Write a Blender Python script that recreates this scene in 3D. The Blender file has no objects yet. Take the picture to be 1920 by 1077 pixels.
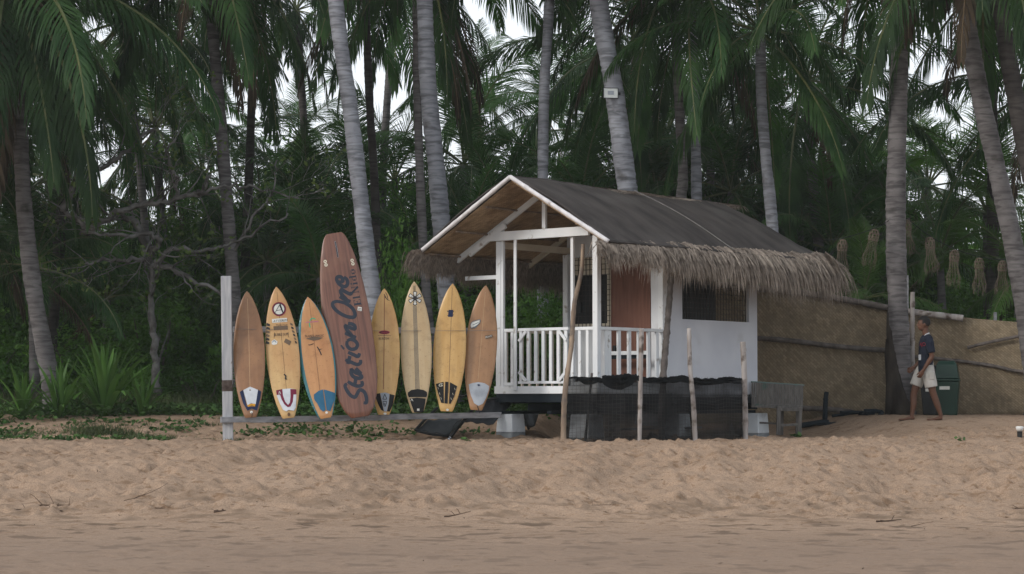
import bpy, bmesh, math, random
import numpy as np
from mathutils import Vector, Matrix
random.seed(7)
np.random.seed(7)
R = math.radians
scene = bpy.context.scene
# ------------------------------------------------------------------ camera, sky, sun, exposure
F = 3980.0                      # focal length in photograph pixels
EYE = 0.70
PITCH = math.atan(206.5 / F)
cam_data = bpy.data.cameras.new('camera')
cam = bpy.data.objects.new('camera', cam_data)
scene.collection.objects.link(cam)
cam.location = (0, 0, EYE)
cam.rotation_euler = (math.pi / 2 + PITCH, 0, 0)
cam_data.sensor_width = 36
cam_data.lens = F / 1920 * 36
cam_data.clip_start = 0.1
cam_data.clip_end = 2000
scene.camera = cam

world = bpy.data.worlds.new('World')
scene.world = world
world.use_nodes = True
wn, wl = world.node_tree.nodes, world.node_tree.links
wn.clear()
SUN_EL, SUN_AZ = R(27), R(-118)     # azimuth measured from +Y towards +X: the sun stands behind and left of the camera
sky = wn.new('ShaderNodeTexSky'); sky.sky_type = 'NISHITA'; sky.sun_disc = False
sky.sun_elevation = SUN_EL; sky.sun_rotation = SUN_AZ
sky.air_density = 1.5; sky.dust_density = 3.0
cloud = wn.new('ShaderNodeRGB'); cloud.outputs[0].default_value = (9.3, 9.75, 10.45, 1)
mix = wn.new('ShaderNodeMixRGB'); mix.inputs[0].default_value = 0.82
bg = wn.new('ShaderNodeBackground'); bg.inputs['Strength'].default_value = 0.11
wo = wn.new('ShaderNodeOutputWorld')
wl.new(sky.outputs[0], mix.inputs[1]); wl.new(cloud.outputs[0], mix.inputs[2])
wl.new(mix.outputs[0], bg.inputs[0]); wl.new(bg.outputs[0], wo.inputs[0])

sun_data = bpy.data.lights.new('sun', 'SUN')
sun_data.energy = 1.45; sun_data.angle = R(14); sun_data.color = (1, .95, .9)
sun = bpy.data.objects.new('sun', sun_data)
scene.collection.objects.link(sun)
sdir = Vector((math.sin(SUN_AZ) * math.cos(SUN_EL), math.cos(SUN_AZ) * math.cos(SUN_EL), math.sin(SUN_EL)))
sun.rotation_euler = sdir.to_track_quat('Z', 'Y').to_euler()
vs = scene.view_settings
vs.view_transform = 'Standard'; vs.look = 'None'; vs.exposure = 0.22; vs.gamma = 1; vs.use_curve_mapping = False
scene.cycles.transparent_max_bounces = 24
scene.cycles.max_bounces = 6
scene.cycles.use_denoising = True

# ------------------------------------------------------------------ helpers
def ray(px, py):
    xr, yr = (px - 960) / F, (538.5 - py) / F
    return Vector((xr, math.cos(PITCH) - yr * math.sin(PITCH), math.sin(PITCH) + yr * math.cos(PITCH)))
def P(px, py, Y):
    r = ray(px, py)
    return Vector((0, 0, EYE)) + r * (Y / r.y)

def mat(name, c1, c2=None, scale=4, stretch=(1, 1, 1), rough=.8, bump=.15, bscale=None, rand=0.0, spec=.25,
        c3=None, c3scale=2.0, c3lo=.55, c3hi=.7, bdist=.01, detail=5, contrast=(.35, .65), metallic=0):
    m = bpy.data.materials.new(name); m.use_nodes = True
    n, l = m.node_tree.nodes, m.node_tree.links
    b = n['Principled BSDF']
    b.inputs['Roughness'].default_value = rough
    b.inputs['Specular IOR Level'].default_value = spec
    b.inputs['Metallic'].default_value = metallic
    tc = n.new('ShaderNodeTexCoord'); mp = n.new('ShaderNodeMapping')
    mp.inputs['Scale'].default_value = stretch
    l.new(tc.outputs['Object'], mp.inputs[0])
    nz = n.new('ShaderNodeTexNoise'); nz.inputs['Scale'].default_value = scale; nz.inputs['Detail'].default_value = detail
    l.new(mp.outputs[0], nz.inputs['Vector'])
    cr = n.new('ShaderNodeValToRGB')
    cr.color_ramp.elements[0].position = contrast[0]; cr.color_ramp.elements[1].position = contrast[1]
    cr.color_ramp.elements[0].color = (*c1, 1); cr.color_ramp.elements[1].color = (*(c2 or c1), 1)
    l.new(nz.outputs['Fac'], cr.inputs[0])
    out = cr.outputs[0]
    if c3:
        nz2 = n.new('ShaderNodeTexNoise'); nz2.inputs['Scale'].default_value = c3scale; nz2.inputs['Detail'].default_value = 6
        l.new(tc.outputs['Object'], nz2.inputs['Vector'])
        r2 = n.new('ShaderNodeValToRGB'); r2.color_ramp.elements[0].position = c3lo; r2.color_ramp.elements[1].position = c3hi
        l.new(nz2.outputs['Fac'], r2.inputs[0])
        mx = n.new('ShaderNodeMixRGB'); mx.inputs[2].default_value = (*c3, 1)
        l.new(r2.outputs[0], mx.inputs[0]); l.new(out, mx.inputs[1]); out = mx.outputs[0]
    if rand:
        oi = n.new('ShaderNodeObjectInfo'); mr = n.new('ShaderNodeMapRange')
        mr.inputs[3].default_value = 1 - rand; mr.inputs[4].default_value = 1 + rand
        l.new(oi.outputs['Random'], mr.inputs[0])
        vm = n.new('ShaderNodeVectorMath'); vm.operation = 'SCALE'
        l.new(out, vm.inputs[0]); l.new(mr.outputs[0], vm.inputs['Scale']); out = vm.outputs[0]
    l.new(out, b.inputs['Base Color'])
    if bump:
        bz = n.new('ShaderNodeTexNoise'); bz.inputs['Scale'].default_value = bscale or scale * 4; bz.inputs['Detail'].default_value = 4
        l.new(mp.outputs[0], bz.inputs['Vector'])
        bp = n.new('ShaderNodeBump'); bp.inputs['Strength'].default_value = bump; bp.inputs['Distance'].default_value = bdist
        l.new(bz.outputs['Fac'], bp.inputs['Height']); l.new(bp.outputs[0], b.inputs['Normal'])
    m['col'] = 1
    return m

def leafmat(name, c1, c2, trans=.3, rough=.45, rand=.3, scale=.8, tcol=None):
    """foliage: colour differs from leaf to leaf and plant to plant; thin, lets some light through"""
    m = mat(name, c1, c2, scale=scale, rough=rough + .12, bump=0, rand=rand, spec=.14, detail=3)
    n, l = m.node_tree.nodes, m.node_tree.links
    b = n['Principled BSDF']; out = [x for x in n if x.type == 'OUTPUT_MATERIAL'][0]
    src = b.inputs['Base Color'].links[0].from_socket
    t = n.new('ShaderNodeBsdfTranslucent')
    if tcol:
        g = n.new('ShaderNodeMixRGB'); g.blend_type = 'MULTIPLY'; g.inputs[0].default_value = 1; g.inputs[2].default_value = (*tcol, 1)
        l.new(src, g.inputs[1]); l.new(g.outputs[0], t.inputs[0])
    else:
        l.new(src, t.inputs[0])
    mx = n.new('ShaderNodeMixShader'); mx.inputs[0].default_value = trans
    l.new(b.outputs[0], mx.inputs[1]); l.new(t.outputs[0], mx.inputs[2]); l.new(mx.outputs[0], out.inputs[0])
    return m

class MB:
    def __init__(s): s.v = []; s.f = []; s.m = []
    def add(s, vs, fs, mi=0):
        o = len(s.v); s.v.extend([tuple(v) for v in vs]); s.f.extend([tuple(i + o for i in f) for f in fs]); s.m.extend([mi] * len(fs))
    def box(s, x0, x1, y0, y1, z0, z1, mi=0, bev=0):
        s.obox(Vector(((x0 + x1) / 2, (y0 + y1) / 2, (z0 + z1) / 2)), Vector((abs(x1 - x0) / 2, 0, 0)), Vector((0, abs(y1 - y0) / 2, 0)), Vector((0, 0, abs(z1 - z0) / 2)), mi)
    def obox(s, c, a, b, d, mi=0):
        vs = [c + sx * a + sy * b + sz * d for sz in (-1, 1) for sy in (-1, 1) for sx in (-1, 1)]
        s.add(vs, [(0, 2, 3, 1), (4, 5, 7, 6), (0, 1, 5, 4), (1, 3, 7, 5), (3, 2, 6, 7), (2, 0, 4, 6)], mi)
    def bar(s, p, q, w, t, up=Vector((0, 0, 1)), mi=0):
        p = Vector(p); q = Vector(q); d = (q - p); x = d.normalized()
        side = x.cross(up).normalized(); u = side.cross(x).normalized()
        s.obox((p + q) / 2, d / 2, side * w / 2, u * t / 2, mi)
    def tube(s, pts, rad, n=8, mi=0, cap=True, wob=0):
        pts = [Vector(p) for p in pts]; k = len(pts)
        if not hasattr(rad, '__len__'): rad = [rad] * k
        prev = None; rings = []
        for i in range(k):
            t = (pts[min(i + 1, k - 1)] - pts[max(i - 1, 0)]).normalized()
            if prev is None:
                a = t.orthogonal().normalized()
            else:
                a = (prev - t * prev.dot(t)).normalized()
            prev = a; b = t.cross(a)
            rings.append([pts[i] + (a * math.cos(2 * math.pi * j / n) + b * math.sin(2 * math.pi * j / n)) * rad[i] * (1 + (random.uniform(-wob, wob) if wob else 0)) for j in range(n)])
        vs = [v for r in rings for v in r]
        fs = [(i * n + j, i * n + (j + 1) % n, (i + 1) * n + (j + 1) % n, (i + 1) * n + j) for i in range(k - 1) for j in range(n)]
        if cap: fs += [tuple(range(n))[::-1], tuple((k - 1) * n + j for j in range(n))]
        s.add(vs, fs, mi)
    def mesh(s, name, mats, smooth=False):
        me = bpy.data.meshes.new(name); me.from_pydata(s.v, [], s.f)
        for m in (mats if isinstance(mats, (list, tuple)) else [mats]): me.materials.append(m)
        if any(s.m): me.polygons.foreach_set('material_index', s.m)
        if smooth: me.polygons.foreach_set('use_smooth', [True] * len(me.polygons))
        me.update(); return me
    def build(s, name, mats, parent=None, smooth=False, bevel=0):
        o = link(name, s.mesh(name, mats, smooth), parent)
        if bevel:
            b = o.modifiers.new('bevel', 'BEVEL'); b.width = bevel; b.segments = 1; b.limit_method = 'ANGLE'
        return o
def link(name, data, parent=None, loc=None, rot=None, scale=None):
    o = bpy.data.objects.new(name, data); scene.collection.objects.link(o)
    if parent: o.parent = parent
    if loc is not None: o.location = loc
    if rot is not None: o.rotation_euler = rot
    if scale is not None: o.scale = scale if hasattr(scale, '__len__') else (scale,) * 3
    return o
_seen = {}
def tag(o, label=None, cat=None, group=None, kind=None):
    if label and cat in ('palm', 'shrub'):
        y = o.location.y
        if label in _seen:
            far_ = y > _seen[label]; label = ('farther ' if far_ else 'nearer ') + label
            if label in _seen: label = 'most ' + label.replace('farther', 'distant').replace('nearer', 'forward')
        _seen[label] = y
    if label: o['label'] = label
    if cat: o['category'] = cat
    if group: o['group'] = group
    if kind: o['kind'] = kind
    return o
def empty(name, loc=(0, 0, 0), rz=0):
    o = link(name, None, None, loc, (0, 0, rz)); o.empty_display_size = .2; return o
def npmesh(name, V, Fa, m, smooth=False):
    me = bpy.data.meshes.new(name)
    V = np.asarray(V, np.float32); Fa = np.asarray(Fa, np.int32)
    me.vertices.add(len(V)); me.vertices.foreach_set('co', V.ravel())
    k = Fa.shape[1]
    me.loops.add(Fa.size); me.loops.foreach_set('vertex_index', Fa.ravel())
    me.polygons.add(len(Fa)); me.polygons.foreach_set('loop_start', np.arange(len(Fa)) * k)
    try: me.polygons.foreach_set('loop_total', np.full(len(Fa), k))
    except Exception: pass
    if smooth: me.polygons.foreach_set('use_smooth', np.ones(len(Fa), bool))
    for mm in (m if isinstance(m, (list, tuple)) else [m]): me.materials.append(mm)
    me.update(calc_edges=True); me.validate(); return me

_lat = {}
def vnoise(x, y, seed=0):
    if seed not in _lat: _lat[seed] = np.random.RandomState(seed).rand(256, 256)
    g = _lat[seed]; xi = np.floor(x).astype(int); yi = np.floor(y).astype(int)
    fx = x - xi; fy = y - yi; fx = fx * fx * (3 - 2 * fx); fy = fy * fy * (3 - 2 * fy)
    a = g[xi & 255, yi & 255]; b = g[(xi + 1) & 255, yi & 255]; c = g[xi & 255, (yi + 1) & 255]; d = g[(xi + 1) & 255, (yi + 1) & 255]
    return (a * (1 - fx) + b * fx) * (1 - fy) + (c * (1 - fx) + d * fx) * fy - .5
def sm(x, a, b):
    t = np.clip((x - a) / (b - a), 0, 1); return t * t * (3 - 2 * t)

# ------------------------------------------------------------------ ground
def gbase(x, y):
    x = np.asarray(x, float); y = np.asarray(y, float)
    z = -1.15 + .022 * y
    w = vnoise(x * .35 + 5, y * .1, 3) * 1.6
    z = z + .49 * (sm(y + w, 23.2, 28.6) * .75 + sm(y + w, 22.6, 25.5) * .25)
    top = .035 + .0 * x
    z = z * (1 - sm(y, 28.2, 31.4)) + top * sm(y, 28.2, 31.4)
    hut = sm(x, .2, 1.2) * (1 - sm(x, 4.4, 6.9))
    start = 32.3 + 3.3 * hut
    z = z + .36 * sm(y, start, start + 3.6)
    z = z + .02 * np.clip(y - 40, 0, 60) + .13 * np.clip(y - 80, 0, 60)
    return z
def gdetail(x, y):
    near = 1 - sm(y, 37, 42)
    flat = sm(y, 22.5, 25.5)
    amp = (.05 + .95 * flat) * near
    face = sm(y, 23, 25) * (1 - sm(y, 28, 30.5))
    u = x * .8 - y * .45; v = x * .45 + y * .8
    d = vnoise(u * 1.9, v * .8, 11) * .20 * face + vnoise(u * 6, v * 2.2, 12) * .07 * face
    up = 1 - .85 * sm(y, 27, 29.5); u2 = 1 - .5 * sm(y, 27.5, 30)
    d = d + vnoise(x * 1.1, y * 1.1, 13) * .05 * up + vnoise(x * 3.3, y * 2.6, 14) * .04 * up + vnoise(x * 7, y * 6, 15) * .034 * u2 + vnoise(x * 13, y * 11, 16) * .018
    d = d * amp
    # low ripples of the packed lower beach
    d = d + (1 - flat) * (vnoise(x * .7, y * 2.5, 17) * .02 + vnoise(x * 2.2, y * 9, 18) * .008) * near
    return d
def gz(x, y): return float(gbase(x, y) + gdetail(x, y))
def ground():
    xs = np.concatenate([-np.geomspace(160, 9.6, 26), np.arange(-9.4, 10.2, .042), np.geomspace(10.4, 160, 26)])
    ys = np.concatenate([np.linspace(-40, 15.5, 20), np.arange(16.2, 37.5, .042), np.geomspace(37.8, 240, 60)])
    X, Y = np.meshgrid(xs, ys, indexing='ij')
    Z = gbase(X, Y) + gdetail(X, Y)
    rs = np.random.RandomState(5)
    for i in range(5200):           # footprints: a long dimple with a raised rim
        cx = rs.uniform(-9, 10); cy = rs.uniform(23.6, 34) if i % 6 else rs.uniform(18, 23.6)
        a = rs.uniform(0, math.pi); L = rs.uniform(.06, .17); W = rs.uniform(.035, .08); dp = rs.uniform(.012, .05)
        if cy < 23.6: dp *= .3
        i0, i1 = np.searchsorted(xs, (cx - .5, cx + .5)); j0, j1 = np.searchsorted(ys, (cy - .5, cy + .5))
        sx = X[i0:i1, j0:j1] - cx; sy = Y[i0:i1, j0:j1] - cy
        p = (sx * math.cos(a) + sy * math.sin(a)) / L; q = (-sx * math.sin(a) + sy * math.cos(a)) / W
        r2 = p * p + q * q
        Z[i0:i1, j0:j1] += dp * (-np.exp(-r2 * 1.2) + .45 * np.exp(-(np.sqrt(r2) - 1.7) ** 2 * 3))
    nx, ny = X.shape
    V = np.stack([X.ravel(), Y.ravel(), Z.ravel()], 1)
    I = (np.arange(nx - 1)[:, None] * ny + np.arange(ny - 1)[None]).ravel()
    Fa = np.stack([I, I + ny, I + ny + 1, I + 1], 1)
    m = bpy.data.materials.new('sand'); m.use_nodes = True
    n, l = m.node_tree.nodes, m.node_tree.links; b = n['Principled BSDF']
    b.inputs['Roughness'].default_value = .95; b.inputs['Specular IOR Level'].default_value = .1
    tc = n.new('ShaderNodeTexCoord')
    def noise(scale, st, det=6):
        mp = n.new('ShaderNodeMapping'); mp.inputs['Scale'].default_value = st; l.new(tc.outputs['Object'], mp.inputs[0])
        z = n.new('ShaderNodeTexNoise'); z.inputs['Scale'].default_value = scale; z.inputs['Detail'].default_value = det
        l.new(mp.outputs[0], z.inputs['Vector']); return z.outputs['Fac']
    def ramp(f, a, b_, ca, cb):
        r = n.new('ShaderNodeValToRGB'); r.color_ramp.elements[0].position = a; r.color_ramp.elements[1].position = b_
        r.color_ramp.elements[0].color = (*ca, 1); r.color_ramp.elements[1].color = (*cb, 1); l.new(f, r.inputs[0]); return r.outputs[0]
    def mul(a, c):
        x = n.new('ShaderNodeMixRGB'); x.blend_type = 'MULTIPLY'; x.inputs[0].default_value = 1
        l.new(a, x.inputs[1]); l.new(c, x.inputs[2]); return x.outputs[0]
    c = ramp(noise(.9, (1, 1, 1)), .3, .7, (.275, .193, .134), (.335, .240, .170))
    c = mul(c, ramp(noise(60, (1, 1, 1), 3), .3, .7, (.72, .71, .70), (1.16, 1.16, 1.16)))  # grain speckle, with fine relief shading put into the colour
    c = mul(c, ramp(noise(3, (.9, 1.3, 1), 7), .28, .42, (.70, .64, .58), (1, 1, 1)))
    c = mul(c, ramp(noise(9, (1, 1.2, 1), 6), .33, .43, (.70, .64, .58), (1, 1, 1)))  # dark pits: footprint-like hollows shaded by colour alone
    sep = n.new('ShaderNodeSeparateXYZ'); l.new(tc.outputs['Object'], sep.inputs[0])
    def mrange(src, a, b_, c0, c1):
        q = n.new('ShaderNodeMapRange'); q.inputs[1].default_value = a; q.inputs[2].default_value = b_; q.inputs[3].default_value = c0; q.inputs[4].default_value = c1; l.new(src, q.inputs[0]); return q.outputs[0]
    def math_(op, a, b_):
        q = n.new('ShaderNodeMath'); q.operation = op; l.new(a, q.inputs[0])
        if hasattr(b_, 'node'): l.new(b_, q.inputs[1])
        else: q.inputs[1].default_value = b_
        return q.outputs[0]
    def mixc(fac, a, col):
        q = n.new('ShaderNodeMixRGB'); q.inputs[2].default_value = (*col, 1); l.new(fac, q.inputs[0]); l.new(a, q.inputs[1]); return q.outputs[0]
    # line of fine washed-up debris where the slope meets the packed sand, and thin streaks of it lower down
    band = math_('MULTIPLY', mrange(sep.outputs[1], 22.4, 23.3, 0, 1), mrange(sep.outputs[1], 24.0, 25.6, 1, 0))
    wr = math_('MULTIPLY', band, mrange(noise(3.0, (.8, 1.0, 1), 8), .48, .66, 0, .8)); c = mixc(wr, c, (.15, .105, .072))
    low = mrange(sep.outputs[1], 22.6, 23.4, 1, 0)
    st = math_('MULTIPLY', low, mrange(noise(3.2, (.8, 1.0, 1), 8), .56, .63, 0, .95)); c = mixc(st, c, (.11, .076, .052))
    c = mixc(mrange(sep.outputs[1], 20.0, 23.2, .7, 0), c, (.205, .148, .110))  # packed foreground sand greyer; lens vignette darkening also painted into its colour
    # leaf litter and dark soil under the trees
    ad = n.new('ShaderNodeMath'); ad.operation = 'MULTIPLY_ADD'; ad.inputs[1].default_value = 3.0
    l.new(noise(.8, (1, 1, 1)), ad.inputs[0]); l.new(sep.outputs[1], ad.inputs[2])
    mr = n.new('ShaderNodeMapRange'); mr.inputs[1].default_value = 38.8; mr.inputs[2].default_value = 40.4; l.new(ad.outputs[0], mr.inputs[0])
    mx = n.new('ShaderNodeMixRGB'); mx.inputs[2].default_value = (.05, .04, .028, 1); l.new(mr.outputs[0], mx.inputs[0]); l.new(c, mx.inputs[1])
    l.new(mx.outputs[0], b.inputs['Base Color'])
    bp = n.new('ShaderNodeBump'); bp.inputs['Strength'].default_value = .8; bp.inputs['Distance'].default_value = .02
    l.new(noise(9, (1, 1, 1), 10), bp.inputs['Height']); l.new(bp.outputs[0], b.inputs['Normal'])
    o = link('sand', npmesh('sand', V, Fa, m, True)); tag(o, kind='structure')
ground()

# ------------------------------------------------------------------ materials
WHITE = mat('white_paint', (.62, .65, .67), (.72, .74, .75), 3, (1, 1, .4), .6, .15, c3=(.27, .24, .20), c3scale=8, c3lo=.62, c3hi=.74)
WALLP = mat('white_wall_paint', (.60, .62, .65), (.66, .68, .70), 2, (1, 1, 1), .75, .1, 60, c3=(.46, .46, .46), c3scale=2.5, c3lo=.6, c3hi=.86)
CREAM = mat('cream_timber', (.50, .44, .34), (.60, .55, .44), 3, (1, 1, 1), .7, .15)
DARKT = mat('dark_painted_timber', (.009, .014, .020), (.016, .022, .028), 4, (1, 1, 1), .8, .2, spec=.12)
GREYW = mat('weathered_grey_timber', (.17, .175, .19), (.30, .30, .31), 5, (.6, 4, 4), .85, .5, 25, c3=(.10, .08, .07), c3scale=6, c3lo=.66, c3hi=.74)
POSTW = mat('weathered_post', (.30, .31, .33), (.42, .42, .43), 5, (6, 6, .5), .85, .5, 25, c3=(.13, .10, .08), c3scale=7, c3lo=.68, c3hi=.74)
MATW = None
BAMBOO = mat('bamboo', (.15, .11, .08), (.29, .22, .16), 3, (3, 3, .6), .6, .3, 14, c3=(.11, .09, .075), c3scale=5, c3lo=.52, c3hi=.66, rand=.15)
BAMBOOG = mat('grey_bamboo', (.22, .19, .175), (.40, .37, .35), 3, (3, 3, .6), .7, .3, 14, c3=(.10, .075, .06), c3scale=6, c3lo=.52, c3hi=.64)
BWHITE = mat('white_bamboo', (.50, .48, .48), (.64, .62, .62), 3, (3, 3, 1), .6, .2, c3=(.28, .24, .22), c3scale=7, c3lo=.62, c3hi=.72)
LOGW = mat('rough_log', (.07, .06, .053), (.14, .12, .11), 4, (2, 2, 2), .9, .6, 14)
NETB = mat('black_netting', (.005, .006, .007), (.010, .011, .012), 20, (1, 1, 1), 1, .4, 80, spec=.03)
WIRE = mat('dark_wire', (.014, .012, .010), (.035, .027, .022), 10, rough=.7, bump=0)
RUST = mat('wire_on_frame', (.035, .03, .028), (.05, .045, .04), 10, rough=.7, bump=0)
CONC = mat('whitewashed_concrete', (.60, .64, .68), (.70, .74, .77), 3, rough=.85, bump=.4, bscale=30, c3=(.40, .42, .44), c3scale=5)
CONCG = mat('bare_concrete', (.20, .22, .235), (.29, .31, .32), 6, rough=.9, bump=.4, bscale=30)
DOORR = mat('red_brown_plywood', (.12, .052, .036), (.165, .075, .05), 3, (8, 8, .6), .7, .15, 20, c3=(.10, .04, .028), c3scale=1.3, c3lo=.5, c3hi=.8)
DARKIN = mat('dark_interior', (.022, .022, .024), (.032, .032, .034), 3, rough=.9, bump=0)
BLACKP = mat('black_plastic', (.010, .011, .012), (.018, .02, .022), 6, rough=.5, bump=.1, spec=.25)
ROPE = mat('thin_cord', (.12, .115, .11), (.18, .17, .16), 10, rough=.8, bump=0)

def weave(name, c1, c2, sc=14, stain=(.1, .08, .05), stainlo=.5):
    """herringbone mat: two crossed slanted wave sets, each strip its own tint"""
    m = mat(name, c1, c2, 5, (1, 1, 1), .85, 0, c3=stain, c3scale=1.4, c3lo=stainlo, c3hi=stainlo + .3, detail=3)
    n, l = m.node_tree.nodes, m.node_tree.links; b = n['Principled BSDF']
    tc = n.new('ShaderNodeTexCoord')
    mp = n.new('ShaderNodeMapping'); mp.inputs['Rotation'].default_value = (0, 0, R(45)); mp.inputs['Scale'].default_value = (sc, sc, sc)
    l.new(tc.outputs['UV'], mp.inputs[0])
    ck = n.new('ShaderNodeTexBrick'); ck.inputs['Scale'].default_value = 1; ck.offset = .5
    ck.inputs['Brick Width'].default_value = 1.0; ck.inputs['Row Height'].default_value = .5; ck.inputs['Mortar Size'].default_value = .045; ck.inputs['Mortar Smooth'].default_value = .6
    ck.inputs['Color1'].default_value = (.78, .78, .78, 1); ck.inputs['Color2'].default_value = (1.15, 1.15, 1.15, 1); ck.inputs['Mortar'].default_value = (.60, .58, .55, 1)
    l.new(mp.outputs[0], ck.inputs['Vector'])
    src = b.inputs['Base Color'].links[0].from_socket
    mx = n.new('ShaderNodeMixRGB'); mx.blend_type = 'MULTIPLY'; mx.inputs[0].default_value = 1
    l.new(src, mx.inputs[1]); l.new(ck.outputs['Color'], mx.inputs[2]); l.new(mx.outputs[0], b.inputs['Base Color'])
    bp = n.new('ShaderNodeBump'); bp.inputs['Strength'].default_value = .7; bp.inputs['Distance'].default_value = .01; bp.invert = True
    l.new(ck.outputs['Fac'], bp.inputs['Height']); l.new(bp.outputs[0], b.inputs['Normal'])
    return m
MATC = weave('woven_ceiling_mat', (.30, .205, .115), (.42, .30, .18), 13, (.16, .10, .06), .5)
MATF = weave('woven_fence_mat', (.20, .155, .10), (.245, .195, .13), 12, (.13, .10, .068), .58)
def sheet(name, m, fn, nu, nv, ulen, vlen, parent=None, thick=0.0, smooth=True):
    """grid surface fn(s,t) with UVs in metres"""
    vs = []; uv = []
    for i in range(nu + 1):
        for j in range(nv + 1):
            vs.append(fn(i / nu, j / nv)); uv.append((i / nu * ulen, j / nv * vlen))
    fs = [(i * (nv + 1) + j, (i + 1) * (nv + 1) + j, (i + 1) * (nv + 1) + j + 1, i * (nv + 1) + j + 1) for i in range(nu) for j in range(nv)]
    me = bpy.data.meshes.new(name); me.from_pydata([tuple(v) for v in vs], [], fs); me.materials.append(m)
    ul = me.uv_layers.new(name='UVMap')
    for lp in me.loops: ul.data[lp.index].uv = uv[lp.vertex_index]
    me.polygons.foreach_set('use_smooth', [smooth] * len(me.polygons)); me.update()
    o = link(name, me, parent)
    if thick:
        s = o.modifiers.new('thick', 'SOLIDIFY'); s.thickness = thick; s.offset = -1
    return o
# ------------------------------------------------------------------ palms
FRONDG = leafmat('palm_leaflet_green', (.020, .054, .018), (.053, .110, .034), .40, .42, .45, .9, (1.0, 1.25, .55))
FRONDY = leafmat('palm_leaflet_fresh', (.05, .11, .025), (.09, .16, .045), .35, .42, .3, .9, (1.0, 1.2, .5))
FRONDB = leafmat('palm_leaflet_dry', (.05, .038, .026), (.09, .066, .042), .15, .7, .3, .9)
RACH = mat('frond_stalk', (.06, .085, .03), (.11, .12, .045), 3, rough=.5, bump=0, rand=.2)
RACHB = mat('dry_frond_stalk', (.12, .085, .05), (.17, .12, .07), 3, rough=.7, bump=0, rand=.2)

def frond_mesh(name, elev, bend, L, lm, rm, seed, hang, pairs=84, twist=0.0, wide=1.0, wid=.033):
    rs = random.Random(seed)
    N = 16; pts = []; tan = []; p = Vector((0, 0, 0)); lat = 0
    side_bend = rs.uniform(-.25, .25)
    for i in range(N + 1):
        s = i / N; a = R(elev - bend * s ** 1.35); h = side_bend * s * s
        t = Vector((math.cos(a) * math.cos(h), math.cos(a) * math.sin(h), math.sin(a)))
        pts.append(p.copy()); tan.append(t); p = p + t * (L / N)
    mb = MB()
    mb.tube(pts, [.034 * (1 - i / N) ** .8 + .005 for i in range(N + 1)], 4, mi=1)
    V = []; 
    for k in range(pairs):
        s = .14 + .86 * (k + rs.uniform(-.3, .3)) / pairs; s = min(max(s, .13), .995)
        f = s * N; i = min(int(f), N - 1); fr = f - i
        base = pts[i].lerp(pts[i + 1], fr); T = tan[i].lerp(tan[min(i + 1, N)], fr).normalized()
        Sd = Vector((0, 0, 1)).cross(T)
        Sd = (Sd if Sd.length > .05 else Vector((0, 1, 0))).normalized(); Nn = T.cross(Sd)
        tw = twist * (s - .3); Sd, Nn = Sd * math.cos(tw) + Nn * math.sin(tw), Nn * math.cos(tw) - Sd * math.sin(tw)
        ll = L * .235 * wide * (math.sin(min(1, (s + .08) / .45) * math.pi / 2) if s < .4 else 1 - .72 * ((s - .4) / .6) ** 1.5)
        for sg in (-1, 1):
            if rs.random() < .05: continue
            l = ll * rs.uniform(.85, 1.08)
            d = (Sd * sg * (1 - .45 * s) + T * (.45 + .75 * s + rs.uniform(-.08, .08)) + Nn * rs.uniform(-.05, .28)).normalized()
            q = base.copy(); w = wid * rs.uniform(.8, 1.15) * L / 4.3
            row = []
            hg = hang * rs.uniform(.6, 1.35)
            for j, (len_, wf) in enumerate(((0, .55), (.35, 1), (.35, .75), (.3, .05))):
                q = q + d * l * len_
                W = (T - d * T.dot(d)); W = (W if W.length > .1 else Nn).normalized()
                row.append((q - W * w * wf / 2, q + W * w * wf / 2))
                d = (d + Vector((0, 0, -1)) * hg * (.35 + .3 * j)).normalized()
            vs = [x for r in row for x in r]
            mb.add(vs, [(0, 1, 3, 2), (2, 3, 5, 4), (4, 5, 7, 6)], 0)
    return mb.mesh(name, [lm, rm])
FR = []      # (elevation class, mesh)
for sd in (1, 2):
    FR.append([frond_mesh('frond', e, b, 4.3, FRONDG, RACH, sd * 10 + i, h, twist=(.9 if sd == 1 else -.9))
               for i, (e, b, h) in enumerate(((78, 60, .25), (58, 75, .35), (36, 80, .5), (14, 75, .7), (-12, 62, .9), (-42, 42, 1.1)))])
FRB = [frond_mesh('frond', e, b, 4.0, FRONDB, RACHB, 40 + i, 1.3, pairs=55, wid=.036) for i, (e, b) in enumerate(((-35, 45), (-62, 25)))]
FRY = [[frond_mesh('frond', e, b, 4.3, FRONDY, RACH, 60 + i, h, twist=.7) for i, (e, b, h) in enumerate(((78, 55, .22), (58, 75, .3), (36, 80, .45), (14, 75, .6), (-12, 62, .8), (-42, 42, 1.0)))]]

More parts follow.
